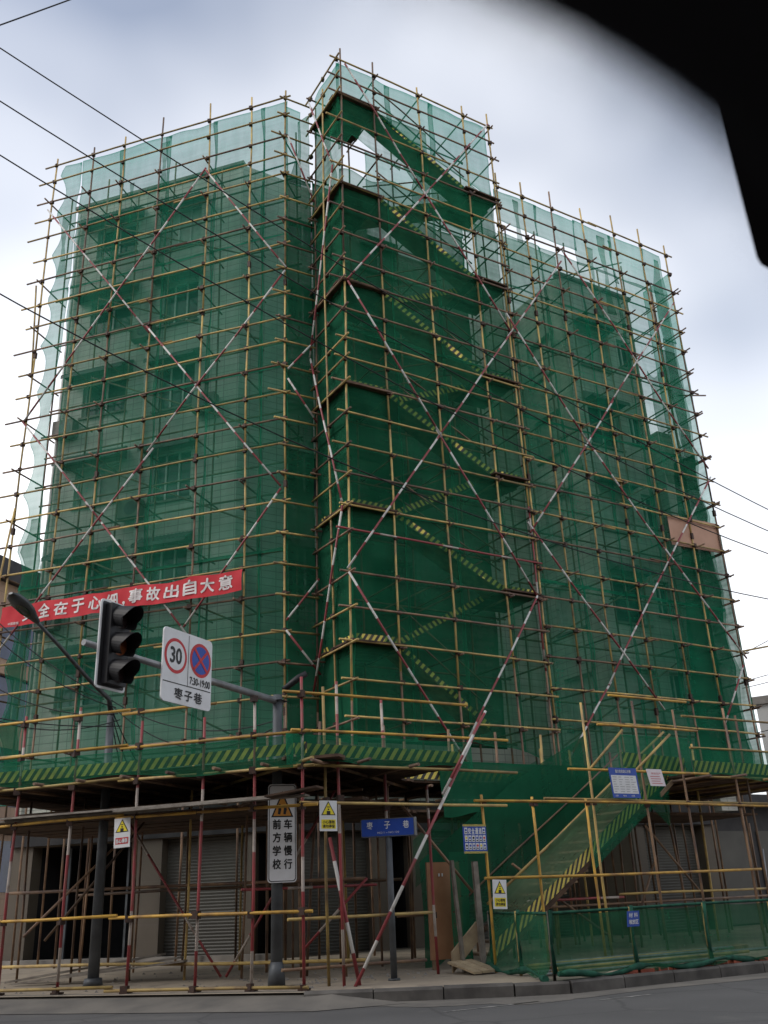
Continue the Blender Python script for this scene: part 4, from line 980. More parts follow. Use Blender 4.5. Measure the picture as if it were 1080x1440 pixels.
# tubes and boards stacked behind it, bricks under the hem
DF = (F2_-F1_).normalized(); NB = V((-DF.y, DF.x, 0))
def lie(name, label, cat, group, off, back, z, l, m, r=None, w=0.2, th=0.05, ang=0.0):
    d = V(DF); d.rotate(Matrix.Rotation(ang, 3, 'Z')); a = F1_+DF*off+NB*back; a.z = z
    mb = MB()
    if r: mb.pipe([a, a+d*l], r, 7)
    else: mb.box(a, d*l, V((-d.y, d.x, 0))*w, V((0, 0, th)))
    thing_mesh(name, mb, m, label, cat, a+d*l/2, group)
for k in range(9):
    lie('loose_tube', 'scaffold tube lying in the stack on the pavement behind the net fence', 'tube', 'tubes stacked behind the fence', 0.3+random.random()*0.8, 0.75+0.07*k, PZ+0.03+0.055*(k % 3), 4.2+jit(0.8), M_YEL if k % 2 else M_GALV, r=0.026, ang=jit(0.015))
for k in range(7):
    lie('loose_board', 'pale board lying flat behind the net fence beside the stacked tubes', 'board', 'boards lying behind the fence', 0.6+k*0.55, 1.55+0.2*(k % 4), PZ+0.002+0.055*(k//4), 3.0+jit(0.9), M_WOOD, ang=jit(0.03))
for k in range(16):
    c = F1_+DF*(1.4+k*0.33)+NB*(-0.02+jit(0.04)); c.z = PZ
    a = jit(0.25); d = V(DF); d.rotate(Matrix.Rotation(a, 3, 'Z')); e = V((-d.y, d.x, 0))
    thing_mesh('loose_brick', MB().box(c-d*0.12-e*0.055, d*0.24, e*0.11, V((0, 0, 0.055))), M_BRICKR, 'red brick weighing down the hem of the net fence on the kerb', 'brick', c, 'bricks along the fence hem')

rb = MB()
for k in range(260):
    t_ = random.random()
    if t_ < 0.35: p = OR(random.uniform(0, 3.2), random.gauss(1.6, 0.7), PZ)
    elif t_ < 0.7: p = OL(random.uniform(0, 7), random.uniform(0.2, 4.5), PZ)
    else: p = OR(random.uniform(3.6, 10), random.gauss(1.2, 0.8), PZ)
    r = random.uniform(0.012, 0.04)*(1.6 if random.random() < 0.1 else 1)
    a_ = [V((random.uniform(-1, 1), random.uniform(-1, 1), random.uniform(0, 0.9)))*r for _ in range(4)]
    c_ = p
    q = [c_+V((r, 0, 0)), c_+V((-r*0.6, r*0.8, 0)), c_+V((-r*0.5, -r*0.9, 0)), c_+V((random.uniform(-0.3, 0.3)*r, random.uniform(-0.3, 0.3)*r, r*random.uniform(0.5, 1)))]
    rb.face([q[0], q[1], q[3]]); rb.face([q[1], q[2], q[3]]); rb.face([q[2], q[0], q[3]])
o_ = rb.build('rubble', M_CONC); stuff(o_); tag(o_, 'small concrete crumbs scattered over the pavement', 'rubble')
for k, (s_, b_2, l_) in enumerate(((6.4, 1.7, 3.2), (6.0, 1.95, 2.6), (6.9, 2.15, 3.0))):
    a = OL(s_, b_2, PZ+0.02+0.05*(k == 1)); e = OL(s_-l_, b_2+0.5, PZ+0.3+0.05*k)
    thing_mesh('loose_board', MB().box(a, e-a, B1*0.16, V((0, 0, 0.035))), M_GREYWOOD, 'grey board propped at a slant on the pavement in front of the open shop', 'board', a, 'boards propped in front of the shop')

for k in range(15):
    p = RF(11.2+0.27*k+jit(0.1), -1.2+jit(0.35), PZ); h = random.uniform(1.5, 2.7)
    thing_mesh('upright_tube', MB().pipe([p, p+D2*jit(0.25)+D4*jit(0.2)+V((0, 0, h))], 0.026, 7), random.choice((M_GALV, M_RUST, M_RUST, M_YEL)), 'spare scaffold tube standing upright under the canopy by the low shop', 'tube', p, 'spare tubes stored upright under the canopy')

# ------------------------------------------------------------------ flat signs and lettering
_tc = bpy.data.curves.new('lettering', 'FONT'); _to = bpy.data.objects.new('lettering', _tc); COL.objects.link(_to)
def glyphs(body, bold=0.0, spacing=1.0):
    _tc.body = body; _tc.offset = bold; _tc.space_character = spacing; _tc.resolution_u = 3
    bpy.context.view_layer.update()
    me = _to.evaluated_get(bpy.context.evaluated_depsgraph_get()).to_mesh()
    vs = [(v.co.x, v.co.y) for v in me.vertices]; fs = [tuple(p.vertices) for p in me.polygons]
    _to.evaluated_get(bpy.context.evaluated_depsgraph_get()).to_mesh_clear()
    return vs, fs
class Panel:
    """flat sign: c its centre, x to the right, y up, seen from the side x cross y"""
    def __init__(self, par, c, x, y=V((0, 0, 1))):
        self.p = par; self.c = V(c); self.x = V(x).normalized(); self.y = V(y).normalized(); self.n = self.x.cross(self.y)
    def at(self, a, b, k): return self.c+self.x*a+self.y*b+self.n*(0.0025*k)
    def poly(self, pts, k, m, name):
        return MB().face([self.at(a, b, k) for a, b in pts]).build(name, m, self.p)
    def board(self, w, h, m, th=0.02, r=0.0, name='panel'):
        pts = self.rr(w, h, r) if r else [(-w/2, -h/2), (w/2, -h/2), (w/2, h/2), (-w/2, h/2)]
        mb = MB(); f = [self.at(a, b, 0) for a, b in pts]; q = [p-self.n*th for p in f]
        mb.face(f); mb.face(q[::-1])
        for i in range(len(f)): mb.face([q[i], q[(i+1) % len(f)], f[(i+1) % len(f)], f[i]])
        return mb.build(name, m, self.p)
    def rr(self, w, h, r, n=5):
        pts = []
        for cx, cy, a0 in ((w/2-r, -h/2+r, -90), (w/2-r, h/2-r, 0), (-w/2+r, h/2-r, 90), (-w/2+r, -h/2+r, 180)):
            for k in range(n+1):
                a = rad(a0+90*k/n); pts.append((cx+r*math.cos(a), cy+r*math.sin(a)))
        return pts
    def rect(self, x0, y0, x1, y1, k, m, name='print'): return self.poly([(x0, y0), (x1, y0), (x1, y1), (x0, y1)], k, m, name)
    def disc(self, x, y, r, k, m, name='print', n=36): return self.poly([(x+r*math.cos(2*math.pi*i/n), y+r*math.sin(2*math.pi*i/n)) for i in range(n)], k, m, name)
    def frame(self, pts_out, pts_in, k, m, name='border'):
        mb = MB(); n = len(pts_out)
        for i in range(n):
            j = (i+1) % n; mb.face([self.at(*pts_out[i], k), self.at(*pts_out[j], k), self.at(*pts_in[j], k), self.at(*pts_in[i], k)])
        return mb.build(name, m, self.p)
    def text(self, body, x0, y0, x1, y1, k, m, bold=0.012, name='lettering', spacing=1.0):
        vs, fs = glyphs(body, 0.0, spacing)
        xs = [v[0] for v in vs]; ys = [v[1] for v in vs]; a, b, c, d = min(xs), max(xs), min(ys), max(ys)
        mb = MB(); sh = bold*(y1-y0)*1.3
        for q, (ox, oy) in enumerate(((0, 0), (sh, 0), (-sh, 0), (0, sh), (0, -sh)) if bold > 0.005 else ((0, 0),)):   # heavier stroke: shifted coats of ink
            i0 = len(mb.v)
            mb.v += [self.at(x0+(x-a)/(b-a)*(x1-x0)+ox, y0+(y-c)/(d-c)*(y1-y0)+oy, k+0.15*q) for x, y in vs]
            mb.f += [tuple(i0+t for t in f) for f in fs]
        mb.uv = [[(0, 0)]*len(f) for f in mb.f]; mb.sm = [False]*len(mb.f)
        return mb.build(name, m, self.p)

# red banner on the left scaffold
bn = thing('banner', 'long red cloth banner with white safety slogan tied across the left scaffold', 'banner', LF(4.8, -0.2, 8.7))
mb = MB(); n = 60; idx = {}
zb_ = lambda t: 8.70+0.07*t-0.035*abs(math.sin(math.pi*t*5))
def bpt(t, v, k=0.0):
    s = 8.5-7.38*t; return LF(s, -0.19-k+0.03*math.sin(17*t+2*v)+0.018*math.sin(41*t+3*v)+0.01*math.sin(90*t-5*v), zb_(t)+v*(0.575+0.015*math.sin(25*t)))
for j in range(5):
    for i in range(n+1): mb.v.append(bpt(i/n, j/4)); idx[i, j] = len(mb.v)-1
for j in range(4):
    for i in range(n): mb.f.append((idx[i, j], idx[i+1, j], idx[i+1, j+1], idx[i, j+1])); mb.uv.append([(0, 0)]*4); mb.sm.append(True)
mb.build('cloth', M_BANNER, bn)
chars = [(c, 0.10+0.071*i) for i, c in enumerate('安全在于心细')] + [('，', 0.10+0.071*6)] + [(c, 0.555+0.0715*i) for i, c in enumerate('事故出自大意')]
for c, t in chars:
    vs, fs = glyphs(c, 0.0)
    xs = [v[0] for v in vs]; ys = [v[1] for v in vs]; a, b, lo, hi = min(xs), max(xs), min(ys), max(ys)
    m = MB(); w = 0.052; v0, v1 = 0.2, 0.84
    if c == '，': w, v0, v1 = 0.012, 0.16, 0.36
    for q, (ox, oy) in enumerate(((0, 0), (0.0016, 0), (-0.0016, 0), (0, 0.02), (0, -0.02))):
        i0 = len(m.v)
        m.v += [bpt(t+(x-a)/(b-a)*w+ox, v0+(y-lo)/(hi-lo)*(v1-v0)+oy, 0.012+0.0006*q) for x, y in vs]; m.f += [tuple(i0+g for g in f) for f in fs]
    m.uv = [[(0, 0)]*len(f) for f in m.f]; m.sm = [False]*len(m.f)
    m.build('lettering', M_LETTER, bn)
vs, fs = glyphs('中国建筑', 0.01); a, b = min(v[0] for v in vs), max(v[0] for v in vs)
m = MB(); m.v = [bpt(0.035+(x-a)/(b-a)*0.05, 0.08+(y+0.1)*0.14, 0.012) for x, y in vs]; m.f = fs; m.uv = [[(0, 0)]*len(f) for f in fs]; m.sm = [False]*len(fs)
m.build('lettering', M_LETTER, bn)

# signal pole with mast arm
AR0, AR1 = V((-2.0, 16.3, 4.62)), V((-4.06, 12.02, 4.66)); AD = (AR1-AR0).normalized(); AN = V((-AD.y, AD.x, 0))  # AN faces the traffic
if AN.x < 0: AN = -AN
AX = V((0, 0, 1)).cross(AN)       # right-hand direction of things facing AN
sp = thing('signal_pole', 'dark grey signal pole with a long horizontal mast arm over the road', 'signal pole', (-2.0, 16.25, PZ))
MB().pipe([(-2.0, 16.25, PZ), (-2.0, 16.25, 2.5), (-2.0, 16.25, 4.72)], [0.095, 0.088, 0.08], 14).build('pole', M_POLE, sp)
MB().pipe([(-2.0, 16.25, PZ), (-2.0, 16.25, PZ+0.22), (-2.0, 16.25, PZ+0.35)], [0.14, 0.125, 0.097], 12).build('base_collar', M_POLE, sp)
MB().pipe([AR0-AD*0.12, AR0.lerp(AR1, 0.5), AR1], [0.062, 0.052, 0.043], 10).build('mast_arm', M_GALV, sp)
MB().cbox(AR0+V((0, 0, 0)), AD*0.3, AX.cross(AD)*0.26, AN*0.3).build('bracket', M_POLE, sp)
mm = MB(); mm.pipe([AR0+V((0.1, 0, 0.2)), AR0+V((0.35, 0.1, 0.42)), AR0+V((0.5, 0.1, 0.5))], [0.05, 0.06, 0.05], 8); mm.build('camera_stub', M_BLACK, sp)
# traffic sign on the arm
ts = thing('traffic_sign', 'white traffic sign with 30 limit and no stopping roundels hung on the mast arm', 'traffic sign', AR0+AD*2.66-V((0, 0, 0.55)))
P_ = Panel(ts, AR0+AD*2.66+AN*0.1+V((0, 0, 0.03)), AX)
W, Hh = 1.18, 1.1
P_.board(W, Hh, M_WHITE, 0.025, 0.07)
P_.rect(-W/2+0.02, -0.265, W/2-0.02, -0.25, 1, M_INK, 'divider'); P_.rect(-0.006, -0.25, 0.006, Hh/2-0.03, 1, M_INK, 'divider')
for cx, cy, cols in ((-0.3, 0.15, (M_RED, M_WHITE)), (0.3, 0.19, (M_RED, M_BLUE))):
    P_.disc(cx, cy, 0.265, 1, cols[0], 'roundel'); P_.disc(cx, cy, 0.215, 2, cols[1], 'roundel')
P_.text('30', -0.43, 0.04, -0.17, 0.27, 3, M_INK, 0.03)
for a in (45, -45):
    ca, sa = math.cos(rad(a)), math.sin(rad(a)); l, w = 0.225, 0.022
    P_.poly([(0.3+ca*x-sa*y, 0.19+sa*x+ca*y) for x, y in ((-l, -w), (l, -w), (l, w), (-l, w))], 3 if a > 0 else 4, M_RED, 'cross_bar')
P_.text('7:30-19:00', 0.05, -0.21, 0.55, -0.10, 2, M_INK, 0.02)
P_.text('枣子巷', -0.3, -0.48, 0.36, -0.32, 2, M_INK, 0.02, spacing=1.25)
for u in (-0.3, 0.3): MB().cbox(P_.at(u, -0.03, -14), AX*0.06, AN*0.05, V((0, 0, 0.3))).build('clamp', M_GALV, ts)
# traffic light
def traffic_light(label, c):
    tl = thing('traffic_light', label, 'traffic light', c-V((0, 0, 0.62)))
    P = Panel(tl, c, AX)
    P.board(0.57, 1.22, M_WHITE, 0.02, 0.05, 'backboard')
    P.poly(P.rr(0.51, 1.16, 0.03), 1, M_BLACK, 'backboard_face')
    MB().box(P.at(-0.19, -0.55, 2), AX*0.38, V((0, 0, 1.1)), AN*0.1).build('housing', M_BLACK, tl)
    for k, m in ((0, M_LENS), (1, M_AMBER), (2, M_LENS)):
        cc = P.at(0, 0.37-0.37*k, 2)+AN*0.105
        lens = MB(); n = 24
        for i in range(n):
            a, b = 2*math.pi*i/n, 2*math.pi*(i+1)/n
            lens.face([cc+AN*0.03, cc+(AX*math.cos(a)+V((0, 0, math.sin(a))))*0.15, cc+(AX*math.cos(b)+V((0, 0, math.sin(b))))*0.15], smooth=True)
        lo = lens.build('lens', m, tl)
        vis = MB(); a0, a1 = rad(-50), rad(230)
        for i in range(n):
            a, b = a0+(a1-a0)*i/n, a0+(a1-a0)*(i+1)/n
            def q(t, f, r): 
                d = 0.16+0.17*max(0, math.sin(t))**0.6 if f else 0.0
                return cc-AN*0.01+AN*d*(1 if f else 0)-V((0, 0, 0.05*f))+(AX*math.cos(t)+V((0, 0, math.sin(t))))*(r+0.0*f)
            vis.face([q(a, 0, 0.172), q(b, 0, 0.172), q(b, 1, 0.165), q(a, 1, 0.165)], smooth=True)
            vis.face([q(b, 0, 0.165), q(a, 0, 0.165), q(a, 1, 0.158), q(b, 1, 0.158)], smooth=True)
        vis.build('visor', M_BLACK, tl).parent = lo
    MB().box(P.at(-0.1, -0.1, -24), AX*0.2, V((0, 0, 0.2)), AN*0.05).build('clamp', M_GALV, tl)
    return tl
traffic_light('black three lens traffic light with white edged backboard on the mast arm', AR0+AD*4.32+AN*0.12+V((0, 0, 0.03)))

# school warning panel on the signal pole
sw = thing('warning_sign', 'tall white panel with triangle and two columns of black characters on the signal pole', 'warning sign', (-2.0, 16.1, 1.66))
xs_ = V((math.sin(rad(74)), math.cos(rad(74)), 0))
P_ = Panel(sw, V((-1.9, 16.13, 2.43)), xs_)
P_.board(0.47, 1.53, M_WHITE, 0.02, 0.05)
P_.frame(P_.rr(0.445, 1.50, 0.045), P_.rr(0.42, 1.475, 0.04), 1, M_INK)
tri = lambda s, cy: [(-0.5*s, cy-0.29*s), (0.5*s, cy-0.29*s), (0, cy+0.58*s)]
P_.poly([(-0.185, 0.24), (0.185, 0.24), (0, 0.66)], 1, M_INK, 'triangle'); P_.poly([(-0.15, 0.262), (0.15, 0.262), (0, 0.6)], 2, M_ORANGE, 'triangle')
for bx in (-0.045, 0.045):
    P_.disc(bx, 0.43-0.02*(bx > 0), 0.022, 3, M_INK, 'pictogram', 14); P_.poly([(bx-0.03, 0.29), (bx+0.01, 0.28), (bx+0.03, 0.36), (bx+0.018, 0.4), (bx-0.018, 0.4)], 3, M_INK, 'pictogram')
for col, xx in (('前方学校', -0.155), ('车辆慢行', 0.03)):
    for i, c in enumerate(col): P_.text(c, xx, 0.055-0.205*i, xx+0.13, 0.205-0.205*i, 2, M_INK, 0.025)
for z in (2.0, 2.9): MB().pipe([V((-2.0, 16.25, z-0.025)), V((-2.0, 16.25, z+0.025))], 0.098, 14).build('clamp', M_GALV, sw)

# street name sign
sn = thing('street_name_sign', 'blue street name sign with white characters on a grey post', 'street sign', (-0.18, 16.4, PZ))
MB().pipe([(-0.16, 16.42, PZ), (-0.16, 16.42, 2.36)], 0.055, 10).build('post', M_POLE, sn)
MB().pipe([(-0.16, 16.42, PZ), (-0.16, 16.42, PZ+0.03)], 0.1, 10).build('base_plate', M_POLE, sn)
xs_ = V((math.sin(rad(97)), math.cos(rad(97)), 0))
P_ = Panel(sn, V((-0.17, 16.36, 2.455)), xs_)
P_.board(0.9, 0.29, M_BLUE, 0.12, 0.02, 'panel'); 
P_.frame(P_.rr(0.9, 0.29, 0.02), P_.rr(0.875, 0.265, 0.018), 1, M_POLE)
for c, x in (('枣', -0.35), ('子', -0.055), ('巷', 0.26)): P_.text(c, x, -0.02, x+0.1, 0.095, 1, M_WHITE, 0.012)
P_.text('NO.1 ~ NO.120', -0.17, -0.095, 0.19, -0.065, 1, M_WHITE, 0.0)
MB().box(P_.at(0.45, -0.145, 0), P_.x*0.03, V((0, 0, 0.29)), -P_.n*0.12).build('end_cap', M_GALV, sn)

# street lamp
lp = thing('street_lamp', 'grey street lamp with a cobra head on a long slanting arm', 'street lamp', (-5.44, 18.1, PZ))
LH = V((-6.15, 15.62, 6.08)); LT = V((-5.46, 18.1, 4.9))
MB().pipe([(-5.44, 18.1, PZ), (-5.45, 18.1, 2.6), (-5.46, 18.1, 4.9)], [0.1, 0.088, 0.07], 14).build('pole', M_POLE, lp)
MB().pipe([(-5.44, 18.1, PZ), (-5.44, 18.1, PZ+0.12)], [0.17, 0.15], 10).build('base_collar', M_POLE, lp)
MB().pipe([LT, LT+V((-0.03, -0.12, 0.25)), LT.lerp(LH, 0.35)+V((0, 0, 0.10)), LT.lerp(LH, 0.7)+V((0, 0, 0.06)), LH], [0.055, 0.046, 0.04, 0.035, 0.034], 10).build('arm', M_LAMPG, lp)
hd = (LH-(LT.lerp(LH, 0.7)+V((0, 0, 0.06)))).normalized(); 
sec = [(-0.05, 0.055, 0.055), (0.08, 0.085, 0.08), (0.28, 0.15, 0.11), (0.5, 0.175, 0.105), (0.68, 0.14, 0.08), (0.78, 0.04, 0.03)]
mb = MB(); sx_ = hd.cross(V((0, 0, 1))).normalized(); sy = sx_.cross(hd); rings = []
for d, w, h in sec:
    i0 = len(mb.v)
    for k in range(14):
        a = 2*math.pi*k/14; mb.v.append(LH+hd*d+sx_*math.cos(a)*w+sy*(math.sin(a)*h*(1.0 if math.sin(a) > 0 else 0.6)))
    rings.append(i0)
for a, b in zip(rings, rings[1:]):
    for k in range(14): mb.f.append((a+k, b+k, b+(k+1) % 14, a+(k+1) % 14)); mb.uv.append([(0, 0)]*4); mb.sm.append(True)
mb.f.append(tuple(rings[-1]+k for k in range(14))); mb.uv.append([(0, 0)]*14); mb.sm.append(False)
mb.build('lamp_head', M_LAMPG, lp)
mb = MB(); mb.face([LH+hd*(0.36+0.17*math.cos(t*math.pi/8))+sx_*0.1*math.sin(t*math.pi/8)-sy*0.062 for t in range(16)]); mb.build('lamp_lens', M_GLASS, lp)

# small safety notices on the canopy rails
def warn(label, c, x, w, h, kind, tilt=0.0):
    t = thing('safety_notice', label, 'safety sign', V(c)-V((0, 0, h/2)))
    y = V((0, 0, 1)); x = V(x); x.rotate(Matrix.Rotation(tilt, 3, x.cross(y)))
    y.rotate(Matrix.Rotation(tilt, 3, x.cross(V((0, 0, 1)))))
    P = Panel(t, c, x, y)
    P.board(w, h, M_WHITE, 0.006)
    a = w*0.41
    y0 = h*0.02; y1 = y0+a*1.73*0.98
    P.poly([(-a, y0), (a, y0), (0, y1)], 1, M_INK, 'triangle'); P.poly([(-a*0.82, y0+a*0.1), (a*0.82, y0+a*0.1), (0, y1-a*0.22)], 2, M_YSIGN, 'triangle')
    P.rect(-a*0.25, y0+a*0.1, a*0.25, y0+a*0.5, 3, M_INK, 'pictogram'); P.disc(0, y0+a*0.68, a*0.11, 3, M_INK, 'pictogram', 12)
    P.rect(-a*0.22, y0+a*0.92, a*0.2, y0+a*1.02, 3, M_INK, 'pictogram')
    if kind == 'red':
        P.rect(-w*0.4, -h*0.38, w*0.4, -h*0.16, 1, M_RED, 'print'); P.text('当心滑跌', -w*0.36, -h*0.345, w*0.36, -h*0.2, 2, M_WHITE, 0.03)
    else:
        P.rect(-w*0.41, -h*0.42, w*0.41, -h*0.12, 1, M_YSIGN, 'print'); P.text('小心落物', -w*0.34, -h*0.255, w*0.34, -h*0.15, 2, M_INK, 0.02); P.text('请勿停留', -w*0.34, -h*0.39, w*0.34, -h*0.285, 2, M_INK, 0.02)
warn('white notice with yellow triangle over a red strip hung under the canopy rail', OL(3.13, -0.11, 2.53), -D1, 0.3, 0.46, 'red', 0.04)
warn('yellow triangle notice hung under the canopy rail next to the tall warning panel', OR(0.42, -0.11, 2.6), D2, 0.31, 0.46, 'yellow', 0.0)
warn('yellow triangle notice tied to the canopy post at the stair entrance', OR(3.66, -0.1, 1.35), D2, 0.29, 0.46, 'yellow', -0.05)
t = thing('notice_board', 'blue bordered notice board with a white printed table', 'notice board', OR(6.85, -0.12, 2.97))
yy = V((0, 0, 1))+D2*-0.07
P_ = Panel(t, OR(6.86, -0.12, 3.24), D2, yy); P_.board(0.72, 0.56, M_BLUE, 0.008)
P_.rect(-0.33, -0.2, 0.32, 0.14, 1, M_WHITE, 'table'); P_.text('重大危险源公示牌', -0.2, 0.185, 0.2, 0.245, 1, M_WHITE, 0.01)
for r in range(7):
    for c in range(4):
        P_.rect(-0.3+0.155*c, 0.1-0.045*r, -0.3+0.155*c+random.uniform(0.06, 0.13), 0.112-0.045*r, 2, M_PRINTG, 'print')
P_.text('监督', -0.3, -0.255, -0.23, -0.225, 1, M_WHITE, 0.0); P_.text('电话', -0.1, -0.255, -0.02, -0.225, 1, M_WHITE, 0.0); P_.text('日期', 0.12, -0.255, 0.2, -0.225, 1, M_WHITE, 0.0)
t = thing('paper_notice', 'pale pink printed sheet beside the blue notice board', 'notice', OR(7.68, -0.12, 3.2))
P_ = Panel(t, OR(7.72, -0.12, 3.36), D2, V((0, 0, 1))+D2*-0.22); P_.board(0.42, 0.33, M_PINK, 0.004)
P_.text('安全生产', -0.1, 0.06, 0.16, 0.1, 1, M_RED, 0.0)
for r in range(4): P_.rect(-0.15, -0.12+0.045*r, 0.1+jit(0.06), -0.11+0.045*r, 1, M_RED, 'print')
t = thing('safety_board', 'blue safety passage board with rows of white icons and striped edges', 'safety sign', OR(3.22, -0.1, 2.0))
P_ = Panel(t, OR(3.23, -0.1, 2.24), D2); P_.board(0.49, 0.47, M_BLUE, 0.008)
for y0, y1 in ((0.2, 0.235), (-0.235, -0.2)):
    mb = MB(); mb.face([P_.at(-0.245, y0, 1), P_.at(0.245, y0, 1), P_.at(0.245, y1, 1), P_.at(-0.245, y1, 1)], [(0, 0), (3.2, 0), (3.2, 0.3), (0, 0.3)]); mb.build('striped_edge', M_STRIPE, t)
for r in range(3):
    for c in range(6):
        x, y = -0.215+0.075*c, 0.075-0.125*r
        if r == 0 and 1 <= c <= 4: P_.text('安全通道'[c-1], x, y, x+0.06, y+0.1, 1, M_WHITE, 0.02); continue
        P_.rect(x, y, x+0.06, y+0.105, 1, M_WHITE, 'icon')
        P_.disc(x+0.03, y+0.066, 0.02, 2, [M_BLUE, M_RED, M_YSIGN, M_BLUE, M_INK, M_BLUE][(c+2*r) % 6], 'icon', 12)
        P_.rect(x+0.012, y+0.014, x+0.048, y+0.032, 2, M_INK, 'icon')
t = thing('small_tag', 'small blue tag with white characters tied to the net fence', 'sign', F1_+DF*1.5+V((0, 0, 0.6)))
P_ = Panel(t, F1_+DF*1.55-NB*0.12+V((0, 0, 0.76)), DF, V((0, 0, 1))+DF*0.15); P_.board(0.25, 0.22, M_BLUE, 0.006)
P_.text('材料', -0.09, 0.02, 0.09, 0.085, 1, M_WHITE, 0.02, spacing=1.6); P_.text('堆放区', -0.09, -0.075, 0.1, -0.01, 1, M_WHITE, 0.02)

# plywood sheet tied to the right scaffold
py = thing('plywood_sheet', 'large reddish plywood sheet tied to the outer end of the right scaffold', 'plywood sheet', RF(12.7, -0.02, 11.25))
a = RF(11.55, 0.02, 11.25); MB().box(a, RF(13.9, 0.02, 11.29)-a, D4*0.015, V((0, 0, 1.03))).build('panel', M_PLY, py)
for s in (12.1, 13.3): tubeobj('batten', RF(s, 0.05, 11.2), RF(s, 0.05, 12.35), M_WOOD, py, 0.02)

# ------------------------------------------------------------------ cables
def cable(label, pts, r=0.014, group=None):
    import numpy as np
    a, b = pts[0], pts[-1]; d = b-a; l2 = d.xy.length_squared
    t = [((p-a).xy.dot(d.xy))/l2 for p in pts]; c = np.polyfit(t, [p.z for p in pts], min(3, len(pts)-1))
    q = [V((a.x+d.x*k/28, a.y+d.y*k/28, float(np.polyval(c, k/28)))) for k in range(29)]
    thing_mesh('overhead_cable', MB().pipe(q, r, 5), M_CABLE, label, 'cable', q[len(q)//2], group)
G_ = 'parallel cables strung across the facade'
for LBL, pts in zip(('uppermost of the four parallel black cables crossing the netted facade', 'second black cable below the uppermost of four crossing the facade', 'third black cable down, above the lowest of four crossing the facade', 'lowest of the four parallel black cables crossing the facade above the banner'), ([(-14, 19.5), (-9.56, 17.84), (-2.02, 15.33), (-0.13, 14.69), (10.07, 11.9), (12.36, 11.43), (24, 9.8)],
            [(-14, 18.2), (-9.41, 16.52), (-2.05, 14.05), (-0.19, 13.5), (9.87, 11.08), (12.15, 10.75), (24, 9.6)],
            [(-14, 17.0), (-9.27, 15.21), (-2.41, 12.91), (-0.26, 12.28), (10.01, 10.19), (11.94, 10.04), (24, 9.4)],
            [(-14, 14.0), (-8.93, 12.14), (-3.66, 10.44), (-1.68, 9.94), (-0.4, 9.63), (9.83, 8.55), (11.54, 8.7), (24, 9.2)])):
    cable(LBL, [RF(s, -3, z) for s, z in pts], 0.015, G_)
cable('short stretch of black cable crossing the sky above the others', [RF(-11, -3, 16.9), RF(-9.63, -3, 18.49), RF(-8.36, -3, 19.98), RF(-2, -3, 27.6)], 0.016)
JB = V((-5.4, 18.0, 5.1))
for i, (a, sag) in enumerate(((V((-9.5, 18.5, 8.4)), 0.3), (V((-9.5, 18.0, 8.2)), 0.5), (V((-10, 19.0, 7.2)), 0.7), (V((-10, 18.2, 6.4)), 0.9), (V((-10, 17.6, 5.6)), 0.5))):
    m = a.lerp(JB, 0.55)-V((0, 0, sag)); cable('thin black cable sagging into the bundle on the street lamp pole', [a, m, JB+V((0.05*i, 0, -0.12*i))], 0.011, 'cables tied to the lamp pole')
for i in range(5):
    a = JB-V((0, 0, 0.1*i)); b = V((-2.0, 16.3, 4.3-0.1*i)) if i < 2 else P6+D1*(1+i*0.5)+V((0, 0, 3.9))
    m = a.lerp(b, 0.5)-V((0, 0, 0.35+0.22*i)); cable('thin black cable drooping from the lamp pole under the traffic sign', [a, m, b], 0.011, 'cables drooping from the lamp pole')
for i, (a, b) in enumerate(((RF(14.2, 0.5, 8.0), RF(20, -3, 11.5)), (RF(14.2, 0.5, 7.2), RF(20, -3, 9.2)), (RF(14.2, 0.5, 7.0), RF(20, -3, 8.8)), (RF(14.3, 0.5, 5.6), RF(20, -3, 7.4)))):
    cable('thin cable rising from the outer end of the right scaffold', [a, a.lerp(b, 0.5)-V((0, 0, 0.15)), b], 0.012, 'cables at the right scaffold end')

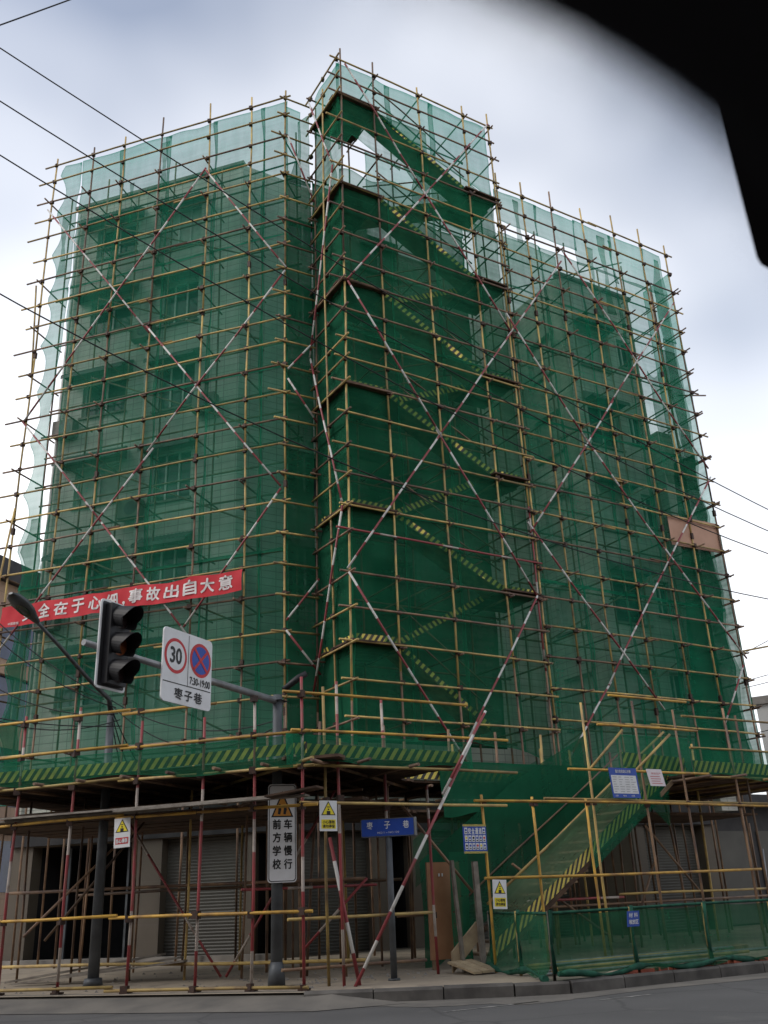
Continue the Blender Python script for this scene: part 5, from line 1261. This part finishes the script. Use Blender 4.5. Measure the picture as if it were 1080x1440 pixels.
# ------------------------------------------------------------------ added dark band over the lens corner, and the car's rear view mirror
CP = V((0, 0, CAMH))
def cabin(px, py, d): return CP + (_f + _rt*((px-540)/FPX) - _up*((py-720)/FPX))*d
band_px = [(-900, -715), (-200, -445), (300, -222), (560, -113), (680, -65), (765, -28), (838, 10), (902, 48), (965, 90), (1025, 135), (1105, 205), (1200, 310), (1320, 520), (1470, 920)]
obstr = thing('lens_obstruction', 'soft black lens obstruction, added as a band close to the lens with a dotted border', 'lens obstruction', cabin(1100, 200, 0.044))
mb = MB(); dd = 0.044
for (a, b) in zip(band_px, band_px[1:]):
    o0 = (a[0]+900, a[1]-900); o1 = (b[0]+900, b[1]-900)
    f = [cabin(*a, dd), cabin(*b, dd), cabin(*o1, dd*1.0), cabin(*o0, dd*1.0)]; k = [p+_f*0.003 for p in f]
    mb.face(f); mb.face(k[::-1]); mb.face([f[0], k[0], k[1], f[1]]); mb.face([f[3], f[2], k[2], k[3]])
mb.build('black_band', M_MIRROR, obstr)
dots = MB()
from itertools import accumulate
seg = [(V((*a, 0)), V((*b, 0))) for a, b in zip(band_px, band_px[1:])]
pitch = 17.0
for row in range(10):  # added dots shrink outwards to fade the edge of the band
    off = 6+row*pitch*0.86; r = 9.2*(1-row/10.4)
    for a, b in seg:
        d = b-a; l = d.length; d = d/l; nn = V((-d.y, d.x, 0))          # towards the clear view
        for i in range(int(l/pitch)):
            p = a+d*((i+0.5*(row % 2))*pitch)+nn*off
            if not (450 < p.x < 1150 and -100 < p.y < 420): continue
            dots.face([cabin(p.x+r*math.cos(t*math.pi/4), p.y+r*math.sin(t*math.pi/4), dd) for t in range(8)])
stuff(dots.build('fade_dots', M_MIRROR, obstr))
mr_ = thing('rear_view_mirror', 'black rear view mirror housing hanging at the edge of the car windscreen', 'car mirror', cabin(1250, 250, 0.5))
mb = MB(); out_ = [(1001, 118), (1064, 362), (1070, 372), (1082, 379), (1480, 420), (1520, 395), (1500, 60), (1470, 40), (1040, 60), (1006, 95)]
f = [cabin(x, y, 0.5) for x, y in out_]; g = [cabin(x+6*(1 if x < 1200 else -1), y+4*(1 if y < 200 else -1), 0.53) for x, y in out_]
mb.face(f); mb.face(g[::-1])
for i in range(len(f)): j = (i+1) % len(f); mb.face([f[i], g[i], g[j], f[j]])
mb.build('housing', M_MIRROR, mr_)
MB().pipe([cabin(1250, 60, 0.515), cabin(1240, -250, 0.52)], 0.012, 8).build('stem', M_MIRROR, mr_)

# ------------------------------------------------------------------ tidy
bpy.data.objects.remove(_to)
for o in list(bpy.data.objects):
    if '_o' in o: del o['_o']
